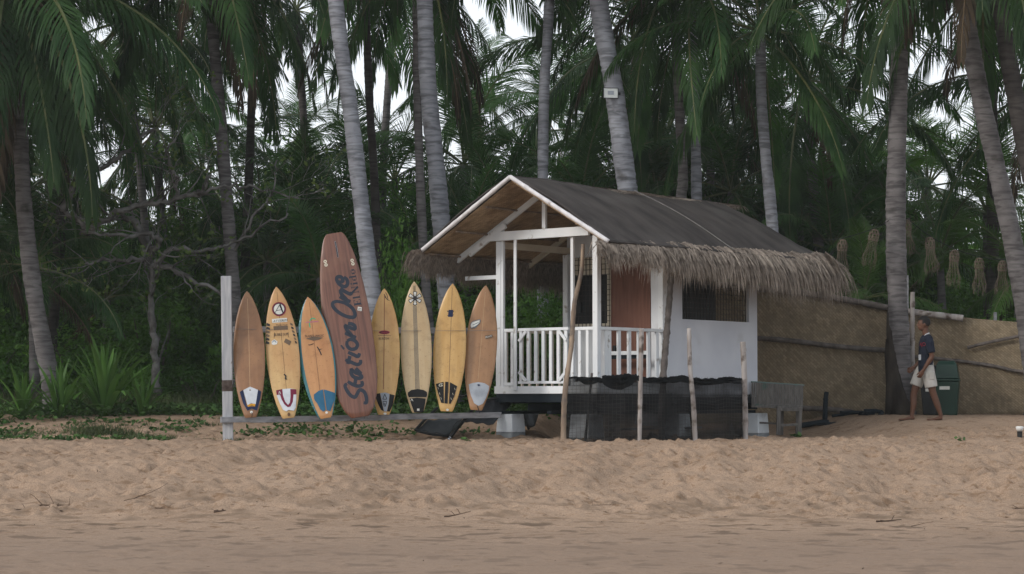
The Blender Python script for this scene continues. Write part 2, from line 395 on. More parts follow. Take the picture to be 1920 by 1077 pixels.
def trunkmat(name, c1, c2, band=.72, dark=(.05, .045, .04)):
    m = mat(name, c1, c2, 2.2, (1, 1, 1), .9, .5, 22, rand=.12, c3=dark, c3scale=2.6, c3lo=.6, c3hi=.78)
    n, l = m.node_tree.nodes, m.node_tree.links; b = n['Principled BSDF']
    tc = n.new('ShaderNodeTexCoord')
    mp = n.new('ShaderNodeMapping'); mp.inputs['Scale'].default_value = (1.8, 1.8, 11); l.new(tc.outputs['Object'], mp.inputs[0])
    nz = n.new('ShaderNodeTexNoise'); nz.inputs['Scale'].default_value = 1.6; nz.inputs['Detail'].default_value = 5; nz.inputs['Distortion'].default_value = .6
    l.new(mp.outputs[0], nz.inputs['Vector'])
    r = n.new('ShaderNodeValToRGB'); r.color_ramp.elements[0].position = .36; r.color_ramp.elements[1].position = .56
    r.color_ramp.elements[0].color = (band * .75, band * .75, band * .75, 1); r.color_ramp.elements[1].color = (1.08, 1.08, 1.08, 1)
    l.new(nz.outputs[0], r.inputs[0])
    src = b.inputs['Base Color'].links[0].from_socket
    mx = n.new('ShaderNodeMixRGB'); mx.blend_type = 'MULTIPLY'; mx.inputs[0].default_value = 1
    l.new(src, mx.inputs[1]); l.new(r.outputs[0], mx.inputs[2]); l.new(mx.outputs[0], b.inputs['Base Color'])
    return m
TRL = trunkmat('pale_palm_bark', (.165, .17, .19), (.25, .26, .285))
TRM = trunkmat('grey_brown_palm_bark', (.105, .097, .098), (.165, .155, .155))
TRD = trunkmat('dark_palm_bark', (.035, .03, .028), (.06, .053, .05))
COCO = mat('coconut_husk', (.09, .10, .03), (.16, .13, .05), 3, rough=.5, bump=.1)

def smooth_path(pts, per=8):
    out = []; n = len(pts)
    for i in range(n - 1):
        p0, p1, p2, p3 = pts[max(i - 1, 0)], pts[i], pts[i + 1], pts[min(i + 2, n - 1)]
        for k in range(per):
            t = k / per
            out.append(.5 * ((2 * p1) + (p2 - p0) * t + (2 * p0 - 5 * p1 + 4 * p2 - p3) * t * t + (3 * p1 - p0 - 3 * p2 + p3) * t ** 3))
    out.append(pts[-1]); return out

coco_me = None
def crown(root, top, n, scale, rs, fam=None, dead=2, droop=0, maxlow=5, coconuts=0, skip=None, spread=1.0):
    global coco_me
    fam = fam if fam is not None else FR[rs.randrange(2)]
    ga = rs.uniform(0, 6.28)
    for i in range(n):
        u = i / max(1, n - 1)
        cls = min(maxlow, max(0, int(u ** (.8 - .0 * droop) * (maxlow + .999) + rs.uniform(-.4, .4) + droop)))
        az = ga + i * 2.39996 + rs.uniform(-.15, .15)
        link('frond', fam[cls], root, top, (rs.uniform(-.1, .1), rs.uniform(-.1, .1), az), scale * rs.uniform(.88, 1.08))
    for i in range(dead):
        link('frond', FRB[i % 2], root, top - Vector((0, 0, .15)), (0, 0, rs.uniform(0, 6.28)), scale * rs.uniform(.7, .95))
    if coconuts:
        if coco_me is None:
            bm = bmesh.new(); bmesh.ops.create_icosphere(bm, subdivisions=2, radius=.13)
            for v in bm.verts: v.co.z *= 1.25
            coco_me = bpy.data.meshes.new('coconut'); bm.to_mesh(coco_me); bm.free(); coco_me.materials.append(COCO)
            coco_me.polygons.foreach_set('use_smooth', [True] * len(coco_me.polygons))
        for i in range(coconuts):
            a = rs.uniform(0, 6.28); link('coconut', coco_me, root, top + Vector((math.cos(a) * .3, math.sin(a) * .3, -.35 + rs.uniform(-.2, .1))), (rs.random(), rs.random(), 0))

def palm(pix, Y, rad, label, m, crownup=3.0, n=20, scale=1.0, seed=0, fam=None, dead=2, group=None, coconuts=0, flare=1.0, maxlow=5, base_y=None, droop=0):
    """pix: trunk centre line from the ground up in photograph pixels at distance Y; crownup: metres of trunk above the last pixel"""
    rs = random.Random(seed * 77 + 5)
    pts = [P(x, y, Y) for x, y in pix]
    d = (pts[-1] - pts[-2]).normalized() if len(pts) > 1 else Vector((0, 0, 1))
    if pts[0].z > gz(pts[0].x, Y):
        d0 = (pts[0] - pts[1]).normalized() if len(pts) > 1 else Vector((0, 0, -1)); d0 = Vector((d0.x * .5, 0, -1))
        k = (pts[0].z - gz(pts[0].x, Y) + .15)
        pts.insert(0, pts[0] + d0 * k)
    else:
        pts[0].z = gz(pts[0].x, Y) - .15
    if crownup > 0: pts.append(pts[-1] + (d + Vector((0, 0, .4))).normalized() * crownup)
    # real trunks also sway in depth
    base = pts[0].copy(); H = pts[-1].z - base.z; sw = rs.uniform(-.5, .5) * (seed != 8)
    for p in pts: p.y += sw * math.sin((p.z - base.z) / H * math.pi)
    root = empty('palm_tree', base); tag(root, label, 'palm', group)
    lp = [p - base for p in smooth_path(pts, 10)]
    # ring scars: steps every ~9 cm
    dense = []; r = []
    tot = sum((lp[i + 1] - lp[i]).length for i in range(len(lp) - 1)); step = .055; acc = 0; k = 0; L = 0
    i = 0; pos = 0
    cum = [0]
    for i in range(len(lp) - 1): cum.append(cum[-1] + (lp[i + 1] - lp[i]).length)
    nst = int(cum[-1] / step)
    j = 0
    for q in range(nst + 1):
        s = q * step
        while j < len(cum) - 2 and cum[j + 1] < s: j += 1
        t = (s - cum[j]) / max(1e-6, cum[j + 1] - cum[j]); dense.append(lp[j].lerp(lp[j + 1], min(1, t)))
        u = s / cum[-1]
        rr = rad * (1.12 - .30 * u) * (1 + .55 * flare * math.exp(-s / .35))
        r.append(rr * (1 + (.03 if (q + int(q * .13)) % 2 else -.02) + rs.uniform(-.025, .025) + .05 * math.sin(q * .21 + seed) * math.sin(q * .073 + 2)))
    mb = MB(); mb.tube(dense, r, 14, cap=True, wob=.02)
    mb.build('trunk', m, root, smooth=True)
    crown(root, lp[-1], n, scale, rs, fam, dead, droop, maxlow, coconuts)
    return root

# big trunks of the front rows: (pixels from ground up), distance, radius, label, bark, crown height above frame
G = 'palms of the front row'
palm([(103, 778), (95, 700), (72, 560), (55, 400), (42, 200), (22, 0)], 36.4, .138, 'grey palm trunk leaning left, the one nearest the left edge beside the strap-leaved plants', TRM, .6, 30, 1.2, 1, group=G, dead=6, droop=.9)
palm([(446, 700), (440, 560), (430, 420), (415, 230), (400, 60), (398, 10)], 38.5, .115, 'slender grey palm trunk rising behind the rack post and the leftmost brown board', TRM, 1.4, 20, .95, 2, group=G, dead=2)
palm([(716, 770), (706, 620), (682, 430), (655, 200), (628, 0)], 35.6, .135, 'pale curved palm trunk right behind the tall reddish longboard', TRL, 5.6, 20, 1.0, 3, group=G, dead=3)
palm([(712, 700), (703, 370), (693, 200), (686, 20)], 42, .085, 'thin dark palm trunk just right of the pale one behind the longboard', TRD, 3.0, 15, .9, 4, group=G)
palm([(812, 700), (800, 560), (790, 400), (783, 200), (780, 0)], 39.5, .085, 'thin brown palm trunk left of the thick pale trunk above the flower board', TRM, 1.3, 20, 1.0, 5, group=G, dead=4)
palm([(846, 700), (838, 560), (822, 350), (805, 180), (797, 0)], 36.8, .15, 'thick pale palm trunk touching the left eave of the hut', TRL, 5.0, 20, 1.0, 6, group=G, dead=2)
palm([(1020, 700), (1018, 610), (1018, 330), (1021, 160), (1030, 0)], 38.6, .098, 'slim pale palm trunk seen above and through the hut porch', TRL, 5.0, 18, 1.0, 7, group=G)
palm([(1215, 700), (1200, 500), (1176, 350), (1150, 160), (1122, 0)], 37.5, .175, 'thick leaning palm trunk behind the hut ridge carrying a small white panel', TRL, 3.8, 22, 1.05, 8, group=G, dead=4)
palm([(1268, 700), (1278, 400), (1283, 330), (1276, 200), (1268, 60)], 39.5, .10, 'left one of the twin slim palms rising behind the roof', TRM, 1.2, 18, .85, 9, group=G, dead=1)
palm([(1310, 700), (1306, 360), (1303, 200), (1298, 70)], 39.0, .098, 'right one of the twin slim palms rising behind the roof', TRL, 1.0, 18, .85, 10, group=G, dead=1)
palm([(1470, 700), (1452, 420), (1440, 300), (1430, 190), (1427, 110)], 38.2, .11, 'pale palm with its crown in view behind the rear end of the roof', TRL, .5, 18, .78, 11, group=G, dead=0)
palm([(1692, 782), (1680, 580), (1674, 400), (1679, 150), (1683, 0)], 36.6, .165, 'thick straight palm trunk standing at the bend of the woven fence', TRM, 2.6, 22, 1.0, 12, group=G, dead=4)
palm([(1938, 700), (1905, 500), (1868, 330), (1830, 160), (1806, 0)], 35.8, .155, 'thick leaning palm trunk at the right edge above the fence', TRM, 3.6, 22, 1.0, 13, group=G, dead=5)
palm([(2010, 780), (1980, 600), (1928, 350), (1890, 150), (1868, 0)], 34.8, .15, 'dark near palm trunk crossing the right edge in front of the pale leaning one', TRD, 2.0, 22, 1.1, 14, group=G, dead=5)
# further palms: crown centre in pixels, distance, trunk radius, scale, fronds
G2 = 'palms deeper in the grove'
far = [(-60, 60, 37, .9, 1.0), (130, -120, 41, .9, 1.0), (230, 40, 45, .95, 1), (480, -70, 46, .95, 1), (745, -60, 51, .9, 1), (290, 240, 48, .8, 1), (556, 20, 52, .55, 1), (490, 400, 50, .75, 1), (575, 450, 48, .8, 1),
       (870, 310, 49, .8, 1), (740, 340, 54, .75, 1), (1000, 420, 50, .8, 1), (1190, 95, 47, 1.0, 1), (1100, 250, 55, .95, 1),
       (1340, 220, 50, .95, 1), (1510, 150, 45, .95, 1), (1560, 300, 53, .9, 1),  (1850, -40, 42, 1, 1), (1960, 150, 42, 1, 1),
       (1250, 260, 52, .9, 1), (90, 330, 46, .9, 1), (-60, 330, 42, .9, 1), (380, 330, 54, .8, 1), (680, 400, 50, .8, 1), (1420, 300, 52, .9, 1), (1660, 330, 56, .8, 1), (-95, -40, 38.2, 1.1, 1), (890, 170, 60, .6, 1), (1030, 220, 60, .7, 1), (560, 260, 62, .6, 1), (330, 120, 58, .8, 1)]
def where(px):
    for a, s in ((60, 'at the far left edge'), (200, 'above the strap-leaved plants'), (330, 'above the bare grey tree'), (430, 'left above the rack post'), (520, 'above the two leftmost boards'), (600, 'above the teal-edged board'),
                 (700, 'above the reddish longboard'), (770, 'above the small yellow board'), (840, 'above the flower board'), (920, 'above the left eave of the hut'), (1010, 'above the gable peak'), (1120, 'just right of the gable peak'),
                 (1220, 'above the front half of the roof'), (1330, 'above the middle of the roof'), (1440, 'above the rear half of the roof'), (1540, 'above the rear corner of the roof'), (1620, 'above the first lanterns'),
                 (1720, 'above the fence bend'), (1810, 'above the walking man'), (1900, 'above the right part of the fence')):
        if px < a: return s
    return 'at the far right edge'
def level(py): return 'high' if py < -50 else 'upper' if py < 80 else 'middle' if py < 230 else 'low' if py < 330 else 'very low'
for i, (x, y, Y, sc, nn) in enumerate(far):
    rs = random.Random(i)
    lx = x + rs.uniform(-60, 60)
    bot = (lx, 735); mid = ((x + lx) / 2 + rs.uniform(-12, 12), (y + 735) / 2)
    bright = x > 1600 and y > 200
    palm([bot, mid, (x, y)], Y, rs.uniform(.085, .125), 'deeper grove palm, %s drooping crown %s' % (level(y), where(x)), rs.choice([TRM, TRD]), 0, 19, sc, 100 + i, fam=None, dead=rs.choice([1, 2, 3]), group=G2)
# young low palms
G3 = 'young palms low in the undergrowth'
low = [(1762, 480, 43, .62, 1), (1655, 430, 47, .7, 0), (1850, 400, 45, .75, 1), (1740, 350, 50, .8, 1), (1560, 470, 44, .6, 0), (1915, 520, 41, .5, 1), (60, 500, 38.5, .62, 0), (-20, 430, 40, .7, 0), (200, 560, 43, .5, 0), (600, 520, 43, .6, 0), (500, 490, 45, .6, 0),
       (880, 470, 44, .65, 0), (1090, 380, 45, .7, 0), (1230, 360, 46, .7, 0), (1370, 360, 45, .7, 0), (940, 440, 47, .65, 0), (780, 470, 46, .6, 0), (1500, 420, 46, .65, 0), (1620, 560, 41, .45, 1)]
for i, (x, y, Y, sc, br) in enumerate(low):
    rs = random.Random(500 + i)
    palm([(x + rs.uniform(-15, 15), 742), (x, y)], Y, .09, 'young %s palm with arching fronds %s %s' % ('bright green' if br else 'dark green', {1: 'low', 0: 'deep'}[br], where(x)), TRM, 0, 15, sc, 600 + i,
         fam=FRY[0] if br else None, dead=1, group=G3, maxlow=4)

# ------------------------------------------------------------------ broadleaf shrubs and far wood
LEAF = leafmat('shrub_leaf', (.034, .095, .016), (.095, .20, .036), .3, .4, .35, 1.2, (1.1, 1.2, .5))
LEAFB = leafmat('bright_shrub_leaf', (.05, .13, .022), (.11, .22, .04), .3, .4, .3, 1.2, (1.1, 1.2, .5))
STEM = mat('shrub_stem', (.05, .042, .036), (.09, .078, .068), 5, rough=.9, bump=.2)
def leafcloud(name, n, rx, ry, rz, seed, size, m, clumps=26, shell=.35):
    rs = np.random.RandomState(seed)
    # clump centres spread through an uneven volume, leaves round each
    cc = rs.normal(size=(clumps, 3)); cc /= np.linalg.norm(cc, axis=1)[:, None]; cc *= (rs.rand(clumps, 1) ** shell)
    cc[:, 2] = np.abs(cc[:, 2]) * 1.0
    cr = rs.uniform(.22, .42, clumps)
    k = rs.randint(0, clumps, n); d = rs.normal(size=(n, 3)); d /= np.linalg.norm(d, axis=1)[:, None]
    c = (cc[k] + d * (cr[k] * rs.rand(n) ** .4)[:, None]) * np.array([rx, ry, rz])
    c[:, 2] = np.abs(c[:, 2]) + .02
    a = rs.normal(size=(n, 3)); a[:, 2] -= .4; a /= np.linalg.norm(a, axis=1)[:, None]
    b = np.cross(a, rs.normal(size=(n, 3)) + np.array([0, 0, 1.2])); b /= np.linalg.norm(b, axis=1)[:, None]
    s = rs.uniform(.6, 1.2, n)[:, None] * size
    nrm = np.cross(a, b)
    V = np.stack([c - a * s, c - b * s * .38 + nrm * s * .1, c + a * s, c + b * s * .38 + nrm * s * .1], 1).reshape(-1, 3)
    Fa = np.arange(4 * n).reshape(-1, 4)
    return npmesh(name, V, Fa, m)
SIZES = ((1.0, .9, 1.0, 9000, .055, 26), (1.1, .95, 2.2, 14000, .06, 46), (2.3, 1.6, 4.3, 34000, .075, 70))
SH = [[leafcloud('foliage', n, a, b_, c, 7 * k + i, sz, LEAF, cl) for i in range(2)] for k, (a, b_, c, n, sz, cl) in enumerate(SIZES)]
SHB = [[leafcloud('foliage', n, a, b_, c, 50 + k, sz, LEAFB, cl)] * 2 for k, (a, b_, c, n, sz, cl) in enumerate(SIZES)]
stem_meshes = []
for i in range(2):
    mb = MB(); rs = random.Random(i)
    for k in range(7):
        a = rs.uniform(0, 6.28); p = [Vector((0, 0, 0))]
        for j in range(5): p.append(p[-1] + Vector((math.cos(a) * .12 + rs.uniform(-.08, .08), math.sin(a) * .12 + rs.uniform(-.08, .08), .17)))
        mb.tube(p, [.03, .026, .02, .016, .01, .005], 5)
    stem_meshes.append(mb.mesh('stem', STEM))
def shrub(px, Y, hgt, wid, label, bright=0, seed=0, group='shrubs under the palms', zoff=0):
    x = (px - 960) / F * Y; z = gz(x, Y) + zoff
    r = empty('shrub', (x, Y, z)); tag(r, label, 'shrub', group)
    rs = random.Random(seed)
    k = 0 if hgt < 1.5 else 1 if hgt < 3.1 else 2; S_ = SIZES[k]
    link('foliage', (SHB if bright else SH)[k][seed % 2], r, (0, 0, -.05), (0, 0, rs.choice([0, math.pi]) + rs.uniform(-.5, .5)), (wid / 2 / S_[0], wid / 2 / S_[0], hgt / S_[2] / 1.1))
    link('stem', stem_meshes[seed % 2], r, (0, 0, -.05), (0, 0, rs.uniform(0, 6.3)), (wid / 2, wid / 2, hgt))
    return r
rs = random.Random(3)
sn = 0
rows = [(38.6, 1.1, 1.9, 150), (41.0, 1.8, 2.6, 170), (44, 2.8, 3.4, 200), (49, 4.2, 4.2, 220), (55, 5.6, 5.0, 240)]
names = ['foremost', 'second-row', 'middle', 'tall rear', 'hindmost']
for ri, (Y, h, w, st) in enumerate(rows):
    x = -60 + ri * 37
    while x < 2000:
        if not (ri == 0 and x > 430) and not (ri == 1 and 1380 < x < 1500):
            px = x + rs.uniform(-30, 30); br = 1 if rs.random() < (.5 if ri < 3 else .15) or (px > 1550 and ri > 0) else 0
            shrub(px, Y + rs.uniform(-.6, .6), h * rs.uniform(.75, 1.25), w * rs.uniform(.9, 1.2), '%s %s shrub of the undergrowth %s' % (names[ri], 'light green' if br else 'dark green', where(px)), br, sn)
            sn += 1
        x += st * rs.uniform(.8, 1.2)
shrub(742, 37.4, 3.05, 1.25, 'tall glossy shrub between the longboard and the hut eave', 1, 71)
shrub(905, 37.2, 2.0, 1.7, 'leafy shrub seen between the right boards and the porch posts', 0, 72)
shrub(1000, 38.0, 2.2, 2.0, 'leafy shrub seen through the porch railing', 1, 73)
shrub(620, 37.2, 1.9, 1.6, 'leafy shrub right behind the longboard and teal-edged board', 0, 74)
shrub(520, 36.9, 1.5, 1.6, 'leafy shrub behind the two leftmost boards', 1, 75)
# the far wood that closes the view: one mass
def farwood():
    rs = np.random.RandomState(9); n = 90000
    x = rs.uniform(-26, 26, n); y = rs.uniform(58, 70, n)
    top = 4.6 + 2.2 * vnoise(x * .35, x * 0 + 3, 31) + 1.2 * vnoise(x * 1.1, x * 0, 32)
    z = gbase(x, y) + rs.rand(n) ** .8 * top
    c = np.stack([x, y, z], 1)
    a = rs.normal(size=(n, 3)); a /= np.linalg.norm(a, axis=1)[:, None]; b = np.cross(a, rs.normal(size=(n, 3))); b /= np.linalg.norm(b, axis=1)[:, None]
    s = rs.uniform(.10, .22, n)[:, None]
    V = np.stack([c - a * s, c - b * s * .4, c + a * s, c + b * s * .4], 1).reshape(-1, 3)
    o = link('far_wood', npmesh('far_wood', V, np.arange(4 * n).reshape(-1, 4), LEAF)); tag(o, 'dense dark wood closing the view behind the palms', 'wood', kind='stuff')
farwood()

# ------------------------------------------------------------------ the gnarled, almost bare tree
BARK = mat('pale_gnarled_bark', (.08, .076, .073), (.19, .185, .18), 4, (1, 1, 1), .9, .5, 14, c3=(.06, .055, .05), c3scale=5, c3lo=.5, c3hi=.65)
def gnarled():
    rs = random.Random(12); mb = MB(); tips = []
    def limb(p, d, L, r, depth):
        n = max(4, int(L / .16)); pts = [p]; dd = d.copy(); kids = []
        for i in range(n):
            dd = (dd + Vector((rs.uniform(-.32, .32), rs.uniform(-.2, .2), rs.uniform(-.24, .26)))).normalized()
            pts.append(pts[-1] + dd * L / n)
            if depth < 4 and i > 0 and rs.random() < (.55 if depth < 2 else .5): kids.append((pts[-1].copy(), dd.copy(), 1 - i / n))
        mb.tube(pts, [max(.004, r * (1 - .65 * i / n)) for i in range(n + 1)], 6 if depth < 2 else 4, wob=.12 if depth < 2 else 0)
        if depth < 4:
            kids.append((pts[-1], dd, .6))
            for q, e, k in kids:
                nd = (e + Vector((rs.uniform(-1, 1), rs.uniform(-.6, .6), rs.uniform(-.35, .8)))).normalized()
                limb(q, nd, L * (.3 + .4 * rs.random()) * (.5 + .5 * k), max(.005, r * .5 * (.4 + .6 * k)), depth + 1)
        else: tips.append(pts[-1])
    base = P(296, 745, 38.3); base.z = gz(base.x, 38.3)
    root = empty('gnarled_tree', base); tag(root, 'gnarled almost bare tree with long grey twisted limbs beside the left palm', 'tree')
    def main(pix, Ys, r):
        pts = smooth_path([P(x, y, Y) - base for (x, y), Y in zip(pix, Ys)], 6)
        n = len(pts)
        for i in range(1, n - 1): pts[i] += Vector((rs.uniform(-.04, .04), rs.uniform(-.04, .04), rs.uniform(-.05, .05)))
        mb.tube(pts, [r * (1 - .7 * i / n) for i in range(n)], 7, wob=.1)
        for i in range(3, n, 2):
            if rs.random() < .7:
                d = (pts[i] - pts[i - 1]).normalized()
                limb(pts[i], (d + Vector((rs.uniform(-.8, .8), rs.uniform(-.6, .6), rs.uniform(-.4, 1.0)))).normalized(), rs.uniform(.5, 1.1), r * .4 * (1 - .6 * i / n), 2)
    main([(296, 745), (290, 640), (285, 540), (282, 470)], [38.3, 38.3, 38.2, 38], .085)
    main([(284, 500), (330, 510), (390, 540), (430, 560)], [38.1, 37.8, 37.5, 37.3], .06)
    main([(283, 490), (240, 488), (190, 490), (160, 495)], [38.1, 37.8, 37.6, 37.5], .05)
    main([(282, 478), (300, 450), (270, 440), (210, 440), (150, 440)], [38, 37.7, 37.5, 37.3, 37.2], .06)
    main([(170, 432), (220, 400), (290, 380), (360, 368), (385, 350), (395, 328)], [37.6, 37.5, 37.4, 37.4, 37.3, 37.3], .065)
    main([(282, 470), (250, 420), (215, 405), (165, 436)], [38, 37.9, 37.7, 37.6], .08)
    main([(120, 395), (135, 350), (165, 325), (205, 308), (240, 280), (290, 240)], [37.9, 37.8, 37.6, 37.5, 37.5, 37.5], .07)
    main([(165, 436), (140, 410), (120, 395)], [37.6, 37.8, 37.9], .075)
    main([(285, 500), (320, 470), (400, 470), (470, 440), (540, 400)], [38, 37.8, 37.6, 37.4, 37.4], .045)
    main([(360, 368), (420, 350), (480, 352), (560, 372)], [37.4, 37.4, 37.4, 37.4], .035)
    main([(330, 372), (328, 320), (310, 290), (330, 260)], [37.4, 37.4, 37.3, 37.3], .04)
    main([(440, 470), (480, 400), (510, 360), (520, 300)], [37.6, 37.5, 37.5, 37.5], .03)
    mb.build('branches', BARK, root, smooth=True)
    # sparse fresh leaves at the twig ends
    V = []; rs2 = np.random.RandomState(4); k = 0
    for t in tips:
        if rs2.rand() < .42: continue
        for j in range(rs2.randint(2, 6)):
            c = np.array(t) + rs2.normal(size=3) * .07; a = rs2.normal(size=3); a /= np.linalg.norm(a); b = np.cross(a, rs2.normal(size=3)); b /= np.linalg.norm(b); s = rs2.uniform(.03, .06)
            V += [c - a * s, c - b * s * .6, c + a * s, c + b * s * .6]
    link('foliage', npmesh('foliage', np.array(V), np.arange(len(V)).reshape(-1, 4), LEAFY), root)
LEAFY = leafmat('fresh_tree_leaf', (.07, .12, .03), (.12, .17, .045), .35, .4, .2, 1.2)
gnarled()

# ------------------------------------------------------------------ strap-leaved plants, creepers, grass
STRAP = leafmat('strap_leaf', (.045, .115, .022), (.095, .19, .042), .25, .35, .25, 1.5)
def strap(name, L, w, a0, bend, seed):
    rs = random.Random(seed); N = 9; pts = []; p = Vector((0, 0, 0)); mb = MB(); vs = []
    for i in range(N + 1):
        s = i / N; a = R(a0 - bend * s ** 1.8); d = Vector((math.cos(a), 0, math.sin(a)))
        ww = w * (math.sin(math.pi * min(1, .18 + .82 * s)) ** .7 if s < 1 else 0.02) / 2 + .002
        side = Vector((0, 1, 0)); up = Vector((-math.sin(a), 0, math.cos(a)))
        vs += [p + side * ww + up * ww * .45, p, p - side * ww + up * ww * .45]
        p = p + d * L / N
    fs = []
    for i in range(N): fs += [(3 * i, 3 * i + 1, 3 * i + 4, 3 * i + 3), (3 * i + 1, 3 * i + 2, 3 * i + 5, 3 * i + 4)]
    mb.add(vs, fs); return mb.mesh(name, STRAP, smooth=True)
STR = [strap('leaf', 1.0, .075, a, b, i) for i, (a, b) in enumerate(((85, 14), (74, 28), (64, 40), (52, 55), (34, 62)))]
def strapplant(px, Y, h, n, label, seed):
    x = (px - 960) / F * Y; r = empty('strap_leaved_plant', (x, Y, gz(x, Y) - .03)); tag(r, label, 'plant', 'broad strap-leaved plants at the edge of the sand')
    rs = random.Random(seed)
    n = int(n * 1.5)
    for i in range(n):
        link('leaf', STR[min(4, int(i / n * 5))], r, (rs.uniform(-.05, .05), rs.uniform(-.05, .05), 0), (0, rs.uniform(-.12, .12), i * 2.4 + rs.uniform(-.3, .3)), h * rs.uniform(.8, 1.1))
strapplant(198, 35.6, 1.38, 24, 'largest strap-leaved plant with a fountain of broad leaves between palm trunk and rack', 1)
strapplant(268, 35.6, .85, 14, 'small strap-leaved plant right of the largest one', 2)
strapplant(112, 35.2, 1.05, 16, 'upright strap-leaved plant at the foot of the left palm', 3)
strapplant(45, 35.0, .95, 16, 'arching strap-leaved plant left of the left palm trunk', 4)
strapplant(-8, 34.6, .62, 11, 'strap-leaved plant cut by the left picture edge', 5)
strapplant(142, 35.6, .55, 10, 'low strap-leaved plant between the left palm foot and the largest one', 6)
CREEP = leafmat('creeper_leaf', (.035, .085, .022), (.075, .14, .04), .25, .4, 0, 1.5)
GRASS = leafmat('dull_grass', (.06, .085, .035), (.10, .12, .055), .2, .6, 0, 1.5)
def cover():
    rs = np.random.RandomState(8)
    pts = []
    def patch(px, y, sx, sy, n, hh=.12):
        for i in range(n):
            Yv = y + rs.normal() * sy; xv = (px - 960) / F * y + rs.normal() * sx
            pts.append((xv, Yv, rs.rand() * hh))
    for k in range(46):
        px = rs.uniform(-20, 960); patch(px, rs.uniform(34.9, 37.6), .45, .3, 260, .18)
    for k in range(22): patch(rs.uniform(-30, 400), rs.uniform(32.4, 34.8), .2, .12, 32, .05)
    for k in range(16): patch(rs.uniform(440, 920), rs.uniform(32.8, 34.5), .22, .14, 40, .08)
    for k in range(14): patch(rs.uniform(-20, 330), rs.uniform(31.4, 32.6), .12, .08, 25, .07)
    for q in ((697, 30.9), (880, 30.7), (708, 33), (1800, 31.2), (1487, 34.3)): patch(q[0], q[1], .05, .04, 14, .06)
    p = np.array(pts); z = gbase(p[:, 0], p[:, 1]) + gdetail(p[:, 0], p[:, 1]) + p[:, 2] + .015
    c = np.stack([p[:, 0], p[:, 1], z], 1); n = len(c)
    a = rs.normal(size=(n, 3)); a[:, 2] *= .5; a /= np.linalg.norm(a, axis=1)[:, None]
    b = np.cross(a, rs.normal(size=(n, 3)) * .5 + np.array([0, 0, 1])); b /= np.linalg.norm(b, axis=1)[:, None]
    s = rs.uniform(.025, .055, n)[:, None]
    V = np.stack([c - a * s, c - b * s * .7, c + a * s, c + b * s * .7], 1).reshape(-1, 3)
    o = link('beach_creeper', npmesh('beach_creeper', V, np.arange(4 * n).reshape(-1, 4), CREEP)); tag(o, 'green creeper spreading over the sand behind the boards', 'creeper', kind='stuff')
    V = []
    def tuft(px, y, r, h, m):
        x0 = (px - 960) / F * y
        for i in range(m):
            x = x0 + rs.normal() * r; yy = y + rs.normal() * r * .6; z = gz(x, yy)
            a = rs.uniform(0, 6.28); lean = rs.uniform(.1, .7); hh = h * rs.uniform(.5, 1.1)
            d = np.array([math.cos(a) * lean, math.sin(a) * lean, 1]); w = np.array([-math.sin(a), math.cos(a), 0]) * .006
            b0 = np.array([x, yy, z - .02]); m1 = b0 + d * hh * .55; t = m1 + (d + np.array([math.cos(a) * .5, math.sin(a) * .5, -.3])) * hh * .45
            V.extend([b0 - w, b0 + w, m1 + w * .8, m1 - w * .8, m1 - w * .8, m1 + w * .8, t + w * .1, t - w * .1])
    for q in ((180, 33.2, .2, .26, 420), (222, 33, .18, .22, 320), (262, 32.5, .15, .17, 220), (300, 32.2, .18, .15, 260), (320, 32.2, .12, .12, 120), (285, 31.9, .1, .1, 80), (430, 31.2, .06, .1, 40),
              (60, 33.4, .25, .12, 160), (20, 33, .2, .14, 160), (120, 33.4, .25, .12, 160), (35, 31.6, .08, .1, 60), (108, 32.1, .08, .1, 60), (452, 31.1, .08, .12, 50)): tuft(*q)
    for k in range(60): tuft(rs.uniform(-20, 420), rs.uniform(31.6, 35), .05, .09, 14)
    for k in range(90): tuft(rs.uniform(-20, 420), rs.uniform(36.5, 38.5), .15, .5, 30)
    V = np.array(V); o = link('grass', npmesh('grass', V, np.arange(len(V)).reshape(-1, 4), GRASS)); tag(o, 'dull green grass tufts on the sand at left', 'grass', kind='stuff')
cover()
# ------------------------------------------------------------------ the hut (local x to the right along the front, y to the back, z up)
HUT = empty('beach_hut', (1.28, 31.8, 0), R(-40))
tag(HUT, 'small white beach hut with porch, black sheeted roof and shaggy thatch eaves', 'hut')
HM = Matrix.Translation(HUT.location) @ Matrix.Rotation(R(-40), 4, 'Z')
def HW(x, y, z): return HM @ Vector((x, y, z))
def hbox(name, m, x0, x1, y0, y1, z0, z1, parent=HUT, bev=.004):
    mb = MB(); mb.box(x0, x1, y0, y1, z0, z1); return mb.build(name, m, parent, bevel=bev)
def hbar(name, m, p, q, w, t, parent=HUT, up=Vector((0, 0, 1))):
    mb = MB(); mb.bar(p, q, w, t, up); return mb.build(name, m, parent, bevel=.004)
WD, DP, PD = 2.0, 4.32, 1.77      # width, depth, porch depth
ZF = .87
# dark floor frame on blocks
hbox('floor_beam', DARKT, -WD, 0, 0, .07, .62, .752); hbox('floor_beam', DARKT, -WD, 0, DP - .07, DP, .50, .752)
hbox('floor_beam', DARKT, -.07, 0, .072, DP - .072, .60, .752); hbox('floor_beam', DARKT, -WD, -WD + .07, .072, DP - .072, .60, .752)
for i in range(4): hbox('floor_beam', DARKT, -WD + .02, -.02, .75 + i * .8, .83 + i * .8, .49, .598)
for x in (-WD + .02, -.11, -1.0): hbox('floor_beam', DARKT, x, x + .09, .03, DP - .03, .44, .488)
hbox('floor', GREYW, -WD + .002, -.002, .002, DP - .002, .754, .80)
